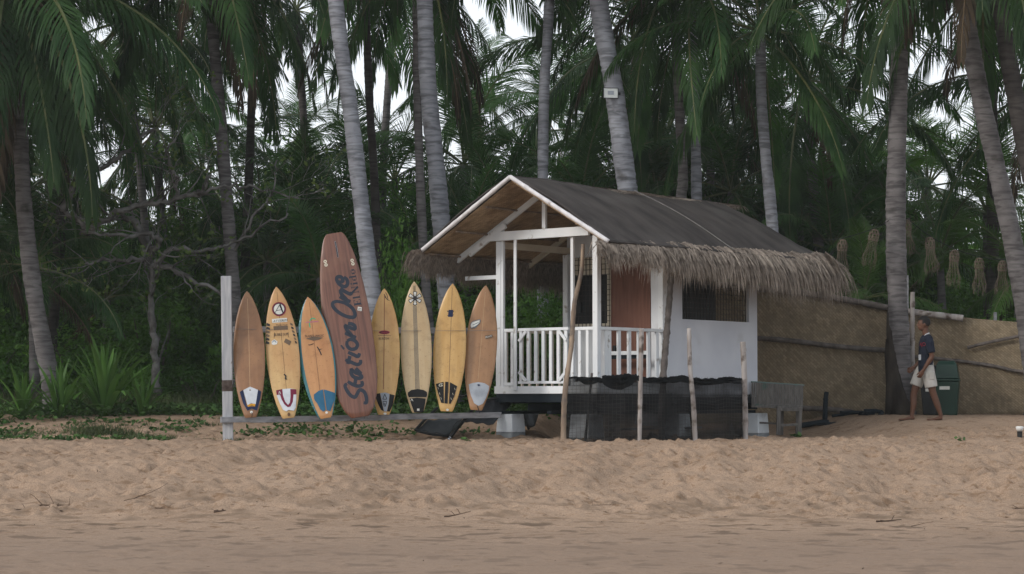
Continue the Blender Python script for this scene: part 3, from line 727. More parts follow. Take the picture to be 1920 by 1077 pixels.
# skirt boards
hbox('skirt_board', WHITE, -WD - .012, .012, -.024, 0, .752, .868)
hbox('skirt_board', WHITE, .0005, .024, .001, PD, .752, .868)
hbox('skirt_board', WHITE, -WD - .02, -WD - .001, .001, PD, .752, .868)
# posts
def post(x, y, w, z1, z0=.80, m=WHITE): return hbox('post', m, x, x + w, y, y + w, z0, z1)
post(-WD, 0, .095, 3.13); post(-WD + .10, .0, .05, 3.13); post(-.095, 0, .095, 3.13)
hbox('post', WHITE, -1.60, -1.545, -.05, -.025, .80, 3.13); hbox('post', WHITE, -.52, -.465, .004, .05, .80, 3.13)
post(-WD, PD - .1, .095, 3.0); post(-.095, PD - .1, .094, 3.0)
# tie beam and king post
hbox('beam', WHITE, -WD - .10, -.13, -.055, -.001, 3.132, 3.272)
hbox('king_post', WHITE, -1.035, -.965, -.05, 0, 3.274, 3.84)
hbox('post', WHITE, -1.92, -1.86, .0, .05, 3.274, 3.42)
# side plates
hbox('beam', CREAM, -.095, -.002, .1, DP, 3.02, 3.12); hbox('beam', CREAM, -WD + .002, -WD + .095, .1, DP, 3.02, 3.12)
hbox('beam', WHITE, -2.66, -WD - .002, .02, .06, 2.54, 2.605)
# porch railing, front: fixed left bay, gate, fixed right bay
def rail(name, x0, x1, y0, y1, z0, z1, parent=HUT, m=WHITE): return hbox(name, m, x0, x1, y0, y1, z0, z1, parent)
RT = 1.76
rail('rail', -WD + .096, -1.62, .012, .06, RT - .05, RT)
for x in (-1.86, -1.72): hbox('baluster', WHITE, x, x + .055, .02, .045, .87, RT - .052)
rail('rail', -WD + .096, -1.62, .012, .06, .875, .925)
gate = link('gate', None, HUT, (-1.53, -.01, 0))
def gbox(name, x0, x1, z0, z1, y0=-.012, y1=.014): 
    mb = MB(); mb.box(x0, x1, y0, y1, z0, z1); return mb.build(name, WHITE, gate, bevel=.003)
GW = .99
gbox('rail', 0, GW, RT - .045, RT, -.02, .03); gbox('rail', 0, GW, .905, .945, -.02, .03)
for i in range(7):
    gbox('baluster', .02 + i * .148, .075 + i * .148, .946, RT - .046)
for (a, b) in (((.03, RT - .20), (.17, RT - .05)), ((GW - .03, RT - .20), (GW - .17, RT - .05)), ((.03, 1.09), (.17, .95)), ((GW - .03, 1.09), (GW - .17, .95))):
    mb = MB(); mb.bar((a[0], -.03, a[1]), (b[0], -.03, b[1]), .02, .045, Vector((0, 0, 1))); mb.build('brace', WHITE, gate)
rail('rail', -.464, -.096, .012, .06, RT - .05, RT); rail('rail', -.464, -.096, .012, .06, .875, .925)
for x in (-.39, -.24): hbox('baluster', WHITE, x, x + .055, .02, .045, .93, RT - .052)
# side railing
rail('rail', -.07, -.005, .096, PD - .1, RT - .05, RT); rail('rail', -.07, -.005, .096, PD - .1, .875, .925)
for i, y in enumerate((.22, .30, .54, .80, 1.05, 1.30, 1.52)): hbox('baluster', WHITE, -.055, -.02, y, y + .075, .93, RT - .052)
# left railing (seen through the porch)
rail('rail', -WD + .01, -WD + .06, .096, PD - .1, RT - .05, RT, m=CREAM)
for i in range(8): hbox('baluster', CREAM, -WD + .02, -WD + .045, .2 + i * .19, .25 + i * .19, .87, RT - .052)
# bench board inside the porch
hbox('bench_board', WHITE, -1.0, -.12, PD - .34, PD - .30, 1.36, 1.42)
hbox('bench_board', DARKT, -1.0, -.12, PD - .29, PD - .25, 1.30, 1.36)
# room front wall
hbox('wall', WALLP, -WD, -1.10, PD, PD + .05, .80, 1.80)
hbox('wall', WALLP, -.305, -.002, PD, PD + .05, .80, 3.3)
hbox('wall', WALLP, -WD, -.307, PD + .01, PD + .05, 2.96, 3.3)
hbox('door', DOORR, -1.085, -.307, PD - .01, PD + .03, .88, 2.955)
mb = MB(); mb.box(-1.02, -.97, PD - .06, PD - .012, 1.42, 1.52); mb.build('latch', BLACKP, HUT)
# front window with wire grid
def gridwin(parent, frame_m, boxes, vertical, horizontal, bars_m):
    for b in boxes: mb = MB(); mb.box(*b); mb.build('frame', frame_m, parent, bevel=.003)
w1 = link('window', None, HUT)
for b in ((-WD, -WD + .07, PD, PD + .05, 1.80, 2.95), (-1.17, -1.10, PD, PD + .05, 1.80, 2.95), (-WD + .07, -1.17, PD, PD + .05, 1.80, 1.88), (-WD + .07, -1.17, PD, PD + .05, 2.66, 2.95)):
    mb = MB(); mb.box(*b); mb.build('frame', CREAM, w1, bevel=.003)
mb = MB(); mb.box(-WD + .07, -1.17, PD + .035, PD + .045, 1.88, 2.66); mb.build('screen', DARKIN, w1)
y = PD - .02
for i in range(12):
    mb = MB(); x = -1.98 + i * .078; mb.box(x, x + .009, y, y + .008, 1.80, 2.95); mb.build('wire', RUST, w1)
for i in range(14):
    mb = MB(); z = 1.83 + i * .083; mb.box(-WD, -1.10, y + .009, y + .016, z, z + .009); mb.build('wire', RUST, w1)
mb = MB(); mb.box(-1.72, -1.66, y - .05, y - .002, 2.06, 2.22); mb.build('padlock', BLACKP, w1)
mb = MB(); mb.box(-1.70, -1.64, y - .05, y - .002, 2.50, 2.58); mb.build('padlock', BLACKP, w1)
# side wall with its window opening
WY0, WY1, WZ0, WZ1 = 2.19, 4.08, 1.93, 2.76
SW = mat('shaded_white_wall_paint', (.47, .49, .54), (.54, .56, .60), 1.6, (1, 1, 1), .75, .12, 50, c3=(.36, .36, .36), c3scale=1.7, c3lo=.62, c3hi=.9)  # white wall paint with the shade of the side wall put into its colour
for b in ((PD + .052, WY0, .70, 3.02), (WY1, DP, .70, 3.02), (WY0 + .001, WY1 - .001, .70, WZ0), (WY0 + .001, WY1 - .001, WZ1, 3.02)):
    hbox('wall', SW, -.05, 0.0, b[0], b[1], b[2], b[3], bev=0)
w2 = link('window', None, HUT)
for b in ((-.10, -.051, WY0 - .04, WY0, WZ0 - .03, WZ1), (-.10, -.051, WY1, WY1 + .04, WZ0 - .03, WZ1), (-.10, -.051, WY0, WY1, WZ0 - .05, WZ0)):
    mb = MB(); mb.box(*b); mb.build('frame', CREAM, w2)
for i in range(24):
    mb = MB(); yy = WY0 + .03 + i * .08; mb.box(-.062, -.053, yy, yy + .008, WZ0 - .02, WZ1); mb.build('wire', RUST, w2)
for i in range(11):
    mb = MB(); z = WZ0 + .03 + i * .08; mb.box(-.072, -.064, WY0, WY1, z, z + .008); mb.build('wire', RUST, w2)
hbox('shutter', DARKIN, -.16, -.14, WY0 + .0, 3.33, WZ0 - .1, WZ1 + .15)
# other walls
PLY = mat('tan_plywood', (.33, .255, .16), (.42, .33, .22), 3, (6, 6, .6), .8, .1)
hbox('wall', PLY, -WD + .05, -.052, DP - .05, DP - .002, .80, 1.90, bev=0); hbox('wall', PLY, -WD + .05, -.052, DP - .05, DP - .002, 2.80, 3.3, bev=0)
hbox('wall', WALLP, -WD, -WD + .048, PD + .052, DP, .80, 3.02, bev=0)
# ---- roof
XC, HWD, YF, YB, ZR, ZE = -1.0, 1.83, -.80, 5.28, 3.99, 2.95
def slope(s, side, t, off=0):
    """s: 0 ridge .. 1 eave, t: 0 front .. 1 back"""
    x = XC + side * HWD * s; z = ZR + (ZE - ZR) * s; y = YF + (YB - YF) * t
    return Vector((x, y, z))
NRM = {1: Vector((1.04, 0, 1.83)).normalized(), -1: Vector((-1.04, 0, 1.83)).normalized()}
for sd in (1, -1):
    def f_in(s, t, sd=sd):
        p = slope(s, sd, t * .95); return p - NRM[sd] * .035 + Vector((0, 0, -.05 * math.sin(t * math.pi) * (1 - s)))
    sheet('ceiling_mat', MATC, f_in, 14, 40, 2.1, 6.2, HUT, .012)
    def f_out(s, t, sd=sd):
        p = slope(s * 1.02 - .0, sd, t * 1.01 - .005)
        bulge = .055 * math.sin(min(1, s * 1.05) * math.pi) + .03
        wr = .02 * (vnoise(np.array(s * 3.0), np.array(t * 14), 41)) + .012 * vnoise(np.array(s * 9.0), np.array(t * 30), 42)
        # ridge wanders a little and rounds off at the back
        ridge = (1 - s) * (.025 * math.sin(t * 9) - .04 * t)
        back = -.34 * sm(np.array(t), .90, 1.0) ** 1.5 * (1 - s) ** 1.0
        return p + NRM[sd] * (bulge + float(wr)) + Vector((0, 0, float(ridge + back)))
    ROOF = ROOF if 'ROOF' in globals() else mat('black_roof_sheet', (.030, .025, .0235), (.066, .056, .051), 1.6, (.6, 2.4, 1), .75, .35, 30, c3=(.095, .085, .078), c3scale=1.1, c3lo=.56, c3hi=.85, bdist=.015)
    sheet('roof_sheet', ROOF, f_out, 26, 90, 2.1, 6.2, HUT, .02)
THK = leafmat('dry_thatch', (.15, .12, .098), (.36, .30, .245), .1, .9, .2, 9)
# old palm layer showing at the ridge, and the cord across the sheet
mb = MB(); mb.tube([slope(s / 12 * .99, 1, .50 + .03 * s / 12) + NRM[1] * (.055 * math.sin(min(1, s / 12 * 1.05) * math.pi) + .05) for s in range(13)], .008, 5); mb.build('roof_cord', ROPE, HUT)
# gable edge bamboo, underside battens, rafters
for sd in (1, -1):
    a = Vector((XC, YF - .04, ZR + .02)); b = Vector((XC + sd * (HWD + .02), YF - .04, ZE - .0)); n = 28; pts = [a.lerp(b, i / n) for i in range(n + 1)]
    mb = MB(); mb.tube(pts, [.033 * (1.14 if i % 6 == 5 else 1) for i in range(n + 1)], 10); mb.build('barge_pole', BWHITE, HUT, smooth=True)
    for y in (.0, PD, 3.1, DP):
        a = Vector((XC + sd * .03, y + .03, ZR - .12)); b = Vector((XC + sd * (HWD + .02), y + .03, ZE - .10)); b = a.lerp(b, .99)
        hbar('rafter', CREAM if y else WHITE, a, b, .05, .09)
    if sd == -1:
        a = Vector((XC - .78, -.03, ZR - .12 - .78 * .572 - .05)); b = Vector((XC - 1.52, -.03, ZR - .12 - 1.52 * .572 - .05)); hbar('rafter', WHITE, a, b, .045, .10)
    for s in (.33, .66, .97):
        p = slope(s, sd, .01) - NRM[sd] * .065; q = slope(s, sd, .99) - NRM[sd] * .065
        mb = MB(); mb.tube([p.lerp(q, i / 10) for i in range(11)], .016, 6); mb.build('batten', BAMBOO, HUT)
# thatch fringe in bundles
def bundle(seed, n=520):
    rs = np.random.RandomState(seed); V = []; 
    for i in range(n):
        x0 = rs.normal() * .11; up = rs.rand()
        # strand starts on top of the eave, follows the slope, then falls
        p = np.array([-.01 - .09 * rs.rand(), x0, .05 + .06 * rs.rand() * (1 - abs(x0) * 2)]); p[2] += -p[0] * .55
        cl = round(x0 / .055) * .055; out = rs.uniform(.15, .85); L = rs.uniform(.28, .76) * (.72 + .28 * math.cos(cl * 90 + seed * 2)); w = rs.uniform(.004, .010)
        lat = rs.normal() * .10 + (cl - x0) * 2.2 + .35 * math.sin(cl * 60 + seed)
        d = np.array([out, lat, -.42]); d /= np.linalg.norm(d); k = 4; pr = None; fall = rs.uniform(.28, .62)
        q = p.copy(); a = rs.uniform(0, 3.14); wv0 = np.array([math.cos(a) * .4, 1, math.sin(a) * .4])
        row = []
        for j in range(k + 1):
            ww = w * (1, 1.1, .9, .6, .15)[j]; wv = wv0 / np.linalg.norm(wv0)
            row.append((q - wv * ww, q + wv * ww)); q = q + d * L / k
            d = d + np.array([-.12, rs.normal() * .06, -fall]); d /= np.linalg.norm(d)
        for j in range(k): V += [row[j][0], row[j][1], row[j + 1][1], row[j + 1][0]]
    V = np.array(V); return npmesh('thatch_bundle', V, np.arange(len(V)).reshape(-1, 4), THK)
BU = [bundle(i) for i in range(5)]
rs = random.Random(2)
for sd in (1, -1):
    n = 34
    for i in range(n):
        t = i / (n - 1); y = YF + .02 + (YB - YF - .12) * t
        s = (.70 + .58 * t + rs.uniform(-.13, .15)) if sd == 1 else rs.uniform(.78, 1.0)
        if sd == 1 and t < .15: s *= .85
        if sd == -1 and t < .2: s *= .8
        o = link('thatch_bundle', BU[rs.randrange(5)], HUT, (XC + sd * (HWD + .0), y, ZE - .07 + rs.uniform(-.02, .02)), (0, rs.uniform(-.05, .05), 0 if sd == 1 else math.pi), (s * .8, 1.15, s * 1.02))
# rear gable: fringe round the corner
for i in range(1):
    s = 1 - i * .2
    p = slope(s, 1, 1.0); link('thatch_bundle', BU[i % 5], HUT, p + Vector((0, -.02, .0)), (R(0), R(25 * (1 - s)), R(35 + 45 * (i > 0))), (.8 if i == 0 else .35, 1.1, 1.1 if i == 0 else .5))
for i in range(9):      # old palm layer showing along the ridge
    y = 1.6 + i * .42; link('ridge_thatch', BU[i % 5], HUT, (XC + .02 * (i % 3 - 1), y, ZR + .02 - .03 * ((y - YF) / 6)), (0, 0, 0 if i % 2 else math.pi), (.22, 1.5, .16))
# footing blocks (whitewashed above, bare below)
def block(name_label, lx, ly, w, z1, rz=0, white_from=.17, group='concrete footings under the hut'):
    p = HW(lx, ly, 0); g = gz(p.x, p.y) - .12
    r = empty('footing_block', (p.x, p.y, g), R(-40) + rz); tag(r, name_label, 'footing', group)
    def tap(z0, z1_, wa, wb, jag, m, nm):
        bm = bmesh.new(); vs = []
        for z, w_ in ((z0, wa), (z1_, wb)):
            for sx, sy in ((-1, -1), (1, -1), (1, 1), (-1, 1)): vs.append(bm.verts.new((sx * w_ / 2, sy * w_ / 2, z)))
        for i in range(4): bm.faces.new((vs[i], vs[(i + 1) % 4], vs[4 + (i + 1) % 4], vs[4 + i]))
        bm.faces.new(vs[:4][::-1]); bm.faces.new(vs[4:])
        me = bpy.data.meshes.new(nm); bm.to_mesh(me); bm.free(); me.materials.append(m)
        o = link(nm, me, r); b = o.modifiers.new('b', 'BEVEL'); b.width = .012; b.segments = 2
    h = z1 - g
    tap(0, white_from, w, w * .97, 0, CONCG, 'bare_base'); tap(white_from + .001, h, w * .972, w * .86, 0, CONC, 'whitewashed_top')
block('whitewashed concrete footing under the front left corner of the hut', -1.88, .22, .34, .438, white_from=.19)
block('pale concrete footing seen through the black net, left one', -.35, .18, .40, .438)
block('concrete footing under the rear right corner with flaking white paint', .02, 4.22, .34, .438, white_from=.2)
block('dark shaded footing behind the front corner block', -1.88, 2.2, .34, .438)
block('shaded footing in the middle under the hut behind the net', -.12, 2.2, .34, .438)
# ------------------------------------------------------------------ netting fence in front of the hut
def pole(name, label, pix, Ys, r, m, group=None, nodes=.3, cat='pole', wob=.05, n=10):
    pts = [P(x, y, Y) for (x, y), Y in zip(pix, Ys)]
    g = gz(pts[-1].x, pts[-1].y); pts[-1].z = min(pts[-1].z, g) - .08
    base = pts[-1].copy(); sp = smooth_path([p - base for p in pts], 14); k = len(sp)
    rs = random.Random(int(pix[0][0])); r_ = []
    for i in range(k):
        node = (i % 9 == 4); r_.append((r[0] + (r[1] - r[0]) * i / k) * (1.16 if node else 1) * rs.uniform(1 - wob, 1 + wob))
    mb = MB(); mb.tube(sp, r_, n, wob=wob * .5)
    o = mb.build(name, m, None, smooth=True); o.location = base; tag(o, label, cat, group); return o
GP = 'bamboo poles holding the black net'
pole('bamboo_pole', 'tall bowed tan bamboo pole leaning in front of the porch railing', [(1093, 458), (1090, 510), (1077, 570), (1071, 650), (1059, 740), (1056, 822)], [31.3, 31.3, 31.3, 31.3, 31.2, 31.2], (.028, .042), BAMBOO, GP)
pole('bamboo_pole', 'weathered bamboo pole before the side railing, second of the net poles', [(1203, 617), (1201, 700), (1199, 826)], [31.2, 31.15, 31.1], (.038, .03), BAMBOOG, GP)
pole('bamboo_pole', 'pale peeling bamboo pole before the white wall, third of the net poles', [(1292, 616), (1294, 690), (1300, 760), (1304, 822)], [31.7, 31.6, 31.6, 31.6], (.032, .040), BAMBOOG, GP)
pole('bamboo_pole', 'thick grey bamboo pole at the right end of the black net', [(1393, 641), (1396, 720), (1398, 820)], [32.4, 32.4, 32.4], (.045, .042), BAMBOOG, GP)
pole('crooked_pole', 'dark crooked branch propping the thatch before the white side wall', [(1259, 512), (1253, 590), (1248, 650), (1243, 720), (1240, 815)], [32.4, 32.4, 32.3, 32.2, 32.2], (.045, .055), LOGW, None, wob=.12, cat='pole')
pole('stick', 'thin dark stick leaning behind the net before the pale footing', [(1110, 700), (1104, 760), (1096, 822)], [31.45, 31.4, 31.35], (.018, .02), LOGW, None, cat='stick')
netpts = [P(1058, 822, 31.25), P(1199, 826, 31.15), P(1303, 822, 31.65), P(1397, 820, 32.42)]
def netat(u):
    s = u * 3; i = min(2, int(s)); f = s - i; return netpts[i].lerp(netpts[i + 1], f)
NET = empty('black_net_fence', netpts[0]); tag(NET, 'black shade net over wire mesh stretched between bamboo poles before the hut', 'net')
nb = netpts[0]
netm = mat('shade_net', (.006, .007, .008), (.012, .013, .015), 8, (1, 1, 1), .9, 0)
n_, l_ = netm.node_tree.nodes, netm.node_tree.links
tr = n_.new('ShaderNodeBsdfTransparent'); ms = n_.new('ShaderNodeMixShader'); ms.inputs[0].default_value = .66
oo = [x for x in n_ if x.type == 'OUTPUT_MATERIAL'][0]
tcn = n_.new('ShaderNodeTexCoord'); nzn = n_.new('ShaderNodeTexNoise'); nzn.inputs['Scale'].default_value = 2.2; nzn.inputs['Detail'].default_value = 4
mrn = n_.new('ShaderNodeMapRange'); mrn.inputs[1].default_value = .35; mrn.inputs[2].default_value = .65; mrn.inputs[3].default_value = .80; mrn.inputs[4].default_value = .95
l_.new(tcn.outputs['Object'], nzn.inputs['Vector']); l_.new(nzn.outputs[0], mrn.inputs[0]); l_.new(mrn.outputs[0], ms.inputs[0])
l_.new(tr.outputs[0], ms.inputs[1]); l_.new(n_['Principled BSDF'].outputs[0], ms.inputs[2]); l_.new(ms.outputs[0], oo.inputs[0])
def nettop(u): return .995 + .012 * math.sin(u * 14) + .01 * math.sin(u * 23 + 1)
def fnet(s, t):
    p = netat(s) - nb; h = nettop(s) * t - .05
    return Vector((p.x, p.y + .03 * math.sin(s * 40) * math.sin(t * 3.1) + .04 + .015 * math.sin(s * 90), h + gz(nb.x + p.x, nb.y + p.y) - nb.z))
sheet('net_cloth', netm, fnet, 90, 12, 3, 1, NET)
# rolled, sagging top of the net
for (u0, u1, r0, sag) in ((0, .34, .026, .01), (.17, .345, .055, -.015), (.19, .30, .05, .05), (.34, .68, .026, .0), (.66, 1.0, .028, .0), (.40, .97, .035, .05), (.05, .2, .03, .04)):
    pts = []; k = 26
    for i in range(k + 1):
        u = u0 + (u1 - u0) * i / k; p = fnet(u, 1.0); pts.append(p + Vector((0, -.03, -sag + random.uniform(-.008, .008))))
    mb = MB(); mb.tube(pts, [r0 * .7 * (.5 + .5 * math.sin(math.pi * (i + .5) / (k + 1)) ** .4) * random.uniform(.8, 1.2) for i in range(k + 1)], 7, wob=.25); mb.build('net_roll', NETB, NET, smooth=True)
# hanging folds
for (u, w, d) in ((.11, .10, .10), (.24, .16, .16), (.45, .3, .07), (.70, .4, .09)):
    def ff(s, t, u=u, w=w, d=d):
        p = fnet(u + (s - .5) * w, 1.0); return p + Vector((0, -.045 - .02 * math.sin(s * 9), -t * d * (math.sin(math.pi * s) ** .5 + .05)))
    sheet('net_fold', NETB, ff, 10, 4, .3, .3, NET)
# wire mesh: one object of crossing wires, thousands of crossings
mb = MB(); K = 56
for i in range(K * 1 + 1):
    u = i / K; a = fnet(u, .03) + Vector((0, -.04, 0)); b = fnet(u, 1.03) + Vector((0, -.04, 0)); mb.bar(a, b, .0035, .0035, Vector((0, 1, 0)))
for j in range(20):
    t = j / 19
    for i in range(30):
        a = fnet(i / 30, t * .99) + Vector((0, -.045, .01 * math.sin(i + j))); b = fnet((i + 1) / 30, t * .99) + Vector((0, -.045, .01 * math.sin(i + 1 + j))); mb.bar(a, b, .0035, .0035)
o = mb.build('wire_mesh', WIRE, NET); o['kind'] = 'stuff'
# things in the dark under the hut
def plank(name, label, cat, p, q, w, t, m, group=None):
    p, q = Vector(p), Vector(q); c = (p + q) / 2; mb = MB(); mb.bar(p - c, q - c, w, t)
    o = mb.build(name, m, None, bevel=.004); o.location = c; tag(o, label, cat, group); return o
a = HW(-1.2, 1.6, 0); plank('plank', 'dark plank lying in the shade under the hut', 'plank', (a.x, a.y, gz(a.x, a.y) + .16), (a.x + 1.6, a.y - .3, gz(a.x + 1.6, a.y - .3) + .2), .2, .03, GREYW)

# ------------------------------------------------------------------ board rack
RACK = empty('board_rack', P(427, 838, 31.15)); tag(RACK, 'weathered grey timber rack with one tall post carrying the leaning surfboards', 'rack')
rb = RACK.location
def rlocal(px, py, Y): return P(px, py, Y) - rb
def rackbar(name, m, p, q, w, t):
    mb = MB(); mb.bar(p, q, w, t); return mb.build(name, m, RACK, bevel=.004)
mb = MB(); p0 = rlocal(428, 850, 31.2); p1 = rlocal(424, 518, 31.2); mb.bar(p0, p1, .15, .06, Vector((0, 1, 0))); mb.build('post', POSTW, RACK, bevel=.005)
mb = MB(); p0 = rlocal(426.5, 734, 31.2); p1 = rlocal(426, 713, 31.2); mb.bar(p0, p1, .154, .064, Vector((0, 1, 0))); mb.build('painted_band', mat('brown_rotten_band', (.035, .022, .018), (.10, .08, .07), 14, rough=.9), RACK)
def plankY(px): return 31.2 + (px - 427) / 503 * 1.0
def plankpy(px): return 783.5 + (px - 417) / 513 * -9.0
for (a, b, dy, dz) in ((414, 475, 0, 0), (470, 720, -.0, 1), (718, 938, .0, 0)):
    rackbar('plank', GREYW, rlocal(a, plankpy(a) + 4 + dz, plankY(a) - .02), rlocal(b, plankpy(b) + 4 + dz, plankY(b) - .02), .17, .085)
p0 = rlocal(437, 618, 31.75); p1 = rlocal(932, 621, 32.75); rackbar('back_rail', GREYW, p0, p1, .05, .09)
mb = MB(); k = 30
bpp = [rlocal(437 + (931 - 437) * i / k, 617 + 3 * i / k + 2.0 * math.sin(i * .8) * 0 + 2 * math.sin(i / k * math.pi), 31.27 + .80 * i / k - .02) for i in range(k + 1)]
mb.tube(bpp, .0035, 4); mb.build('cord', ROPE, RACK)
for px in (935,):
    g = P(px, 775, 32.3)
# ------------------------------------------------------------------ surfboards
SHORT = [(0, .34), (.012, .40), (.05, .50), (.12, .665), (.22, .83), (.34, .95), (.46, 1.0), (.58, .985), (.70, .885), (.80, .73), (.88, .54), (.94, .34), (.98, .15), (1, .012)]
LONG = [(0, .34), (.008, .42), (.04, .60), (.10, .78), (.20, .93), (.33, .99), (.46, 1.0), (.58, .98), (.70, .915), (.80, .82), (.88, .70), (.94, .57), (.975, .46), (.992, .38), (1, .30)]
def interp(tab, t): return float(np.interp(t, [a for a, b in tab], [b for a, b in tab]))
class Board:
    def __init__(s, label, tail, tip, Yb, lean, wpx, m, tab=SHORT, railm=None, railw=.0, th=.058, notch=0, center=0):
        s.B = P(tail[0], tail[1], Yb); s.T = P(tip[0], tip[1], Yb + lean)
        v = s.T - s.B; s.L = v.length; s.v = v.normalized()
        n = Vector((0, -1, 0)); n = (n - s.v * n.dot(s.v)).normalized(); s.n = n; s.u = s.v.cross(n)
        s.W = wpx / F * Yb / 2; s.tab = tab; s.th = th; s.notch = notch
        s.root = empty('surfboard', s.B); 
        tag(s.root, label, 'surfboard', 'surfboards leaning on the rack')
        s.root.matrix_world = Matrix((( s.u.x, s.v.x, s.n.x, s.B.x), (s.u.y, s.v.y, s.n.y, s.B.y), (s.u.z, s.v.z, s.n.z, s.B.z), (0, 0, 0, 1)))
        NU, NV = 18, 64; vs = []; mi = []
        for j in range(NV + 1):
            t = j / NV; t = .5 - .5 * math.cos(t * math.pi); h = s.h(t)
            for i in range(NU + 1):
                a = i / NU * 2 - 1; a = math.sin(a * math.pi / 2); vs.append(s.loc(a * h, t, 0))
            for i in range(1, NU):
                a = 1 - i / NU * 2; a = math.sin(a * math.pi / 2); p = s.loc(a * h, t, 0); p.z = s.rock(t) - s.crown(a * h, t) * .8; vs.append(p)
        M_ = 2 * NU; fs = [(j * M_ + i, j * M_ + (i + 1) % M_, (j + 1) * M_ + (i + 1) % M_, (j + 1) * M_ + i) for j in range(NV) for i in range(M_)]
        fs += [tuple(range(M_))[::-1], tuple(NV * M_ + i for i in range(M_))]
        mb = MB(); mb.add(vs, fs); 
        if railm:
            mb.m = [1 if (k % M_ < 1 or k % M_ >= NU - 1) else 0 for k in range(NV * M_)] + [1, 1]
        mb.build('body', [m] + ([railm] if railm else []), s.root, smooth=True)
        s.k = 0
    def h(s, t): return interp(s.tab, t) * s.W
    def rock(s, t): return .10 * max(0, t - .55) ** 2 / .2 * .6 + .03 * (1 - t) ** 3
    def crown(s, u, t):
        h = s.h(t); a = min(1, abs(u) / max(h, 1e-4)); e = min(1, (1 - t) / .12 + .12) * min(1, t / .05 + .5)
        return s.th / 2 * e * (1 - a ** 2.6) ** .6
    def loc(s, u, t, off): return Vector((u, t * s.L, s.rock(t) + s.crown(u, t) + off))
    def px(s, x, y):
        """photograph pixel -> (u, v) on the board plane"""
        r = ray(x, y); o = Vector((0, 0, EYE)); k = (s.B - o).dot(s.n) / r.dot(s.n); p = o + r * k - s.B
        # account for rocker and crown standing proud of the plane
        for _ in range(2):
            uu, tt = p.dot(s.u), p.dot(s.v) / s.L; tt = min(1, max(0, tt))
            k = (s.B + s.n * (s.rock(tt) + s.crown(uu, tt)) - o).dot(s.n) / r.dot(s.n); p = o + r * k - s.B
        return (p.dot(s.u), p.dot(s.v))
    def decal(s, name, polys, m, off=.002, thick=0.0, uv=False):
        """polys: pixel polygons laid onto the curved deck"""
        from mathutils.geometry import tessellate_polygon
        bm = bmesh.new()
        for pl in polys:
            q = [s.px(*p) for p in pl] if not uv else pl
            vv = [Vector((a, b, 0)) for a, b in q]
            bv = [bm.verts.new(v) for v in vv]
            for tri in tessellate_polygon([vv]):
                try: bm.faces.new([bv[i] for i in tri])
                except Exception: pass
        us = [v.co.x for v in bm.verts]; ws = [v.co.y for v in bm.verts]
        if max(us) - min(us) > .05:
            c = math.floor(min(us) / .025) * .025
            while c < max(us):
                bmesh.ops.bisect_plane(bm, geom=bm.verts[:] + bm.edges[:] + bm.faces[:], plane_co=(c, 0, 0), plane_no=(1, 0, 0)); c += .025
        if max(ws) - min(ws) > .1:
            c = math.floor(min(ws) / .06) * .06
            while c < max(ws):
                bmesh.ops.bisect_plane(bm, geom=bm.verts[:] + bm.edges[:] + bm.faces[:], plane_co=(0, c, 0), plane_no=(0, 1, 0)); c += .06
        for f in bm.faces:
            if f.normal.z < 0: f.normal_flip()
        if thick:
            r = bmesh.ops.extrude_face_region(bm, geom=bm.faces[:]); top = {v for v in r['geom'] if isinstance(v, bmesh.types.BMVert)}
        else: top = set(bm.verts)
        s.k += 1
        for v in bm.verts:
            u, w = v.co.x, v.co.y; t = min(1, max(0, w / s.L)); p = s.loc(u, t, off + s.k * .00025 + (thick if v in top else 0)); p.y = w; v.co = p
        me = bpy.data.meshes.new(name); bm.to_mesh(me); bm.free(); me.materials.append(m)
        return link(name, me, s.root)
    def stroke(s, name, paths, width, m, off=.002, close=False):
        polys = []
        for pth in paths:
            pts = [Vector((a, b)) for a, b in pth]
            if len(pts) > 2: pts = smooth_path(pts, 5)
            k = len(pts)
            L_ = []; R_ = []
            for i in range(k):
                t = (pts[min(i + 1, k - 1)] - pts[max(0, i - 1)]).normalized(); nn = Vector((-t.y, t.x))
                w = width / 2 * (1 if len(pth) <= 2 else (.8 + .2 * min(1, 6 * min(i, k - 1 - i) / k)))
                L_.append(pts[i] + nn * w); R_.append(pts[i] - nn * w)
            for i in range(k - 1): polys.append([tuple(L_[i]), tuple(L_[i + 1]), tuple(R_[i + 1]), tuple(R_[i])])
        return s.decal(name, polys, m, off)
    def text(s, name, txt, o, A, B, m, shear=0, off=.0025):
        """letters of the plain built-in face; o: baseline start in pixels; A, B: pixel vectors for one text height"""
        cu = bpy.data.curves.new('t', 'FONT'); cu.body = txt; cu.size = 1; cu.resolution_u = 2
        ob = bpy.data.objects.new('t', cu); scene.collection.objects.link(ob)
        dg = bpy.context.evaluated_depsgraph_get(); me = bpy.data.meshes.new_from_object(ob.evaluated_get(dg))
        polys = [[(o[0] + (me.vertices[i].co.x + shear * me.vertices[i].co.y) * A[0] + me.vertices[i].co.y * B[0], o[1] + (me.vertices[i].co.x + shear * me.vertices[i].co.y) * A[1] + me.vertices[i].co.y * B[1]) for i in p.vertices] for p in me.polygons]
        bpy.data.objects.remove(ob); bpy.data.meshes.remove(me)
        return s.decal(name, polys, m, off)
def Z(pts, ox, oy, k): return [(ox + x / k, oy + y / k) for x, y in pts]
def ell(cx, cy, rx, ry, n=20, a0=0): return [(cx + rx * math.cos(2 * math.pi * i / n + a0), cy + ry * math.sin(2 * math.pi * i / n + a0)) for i in range(n)]
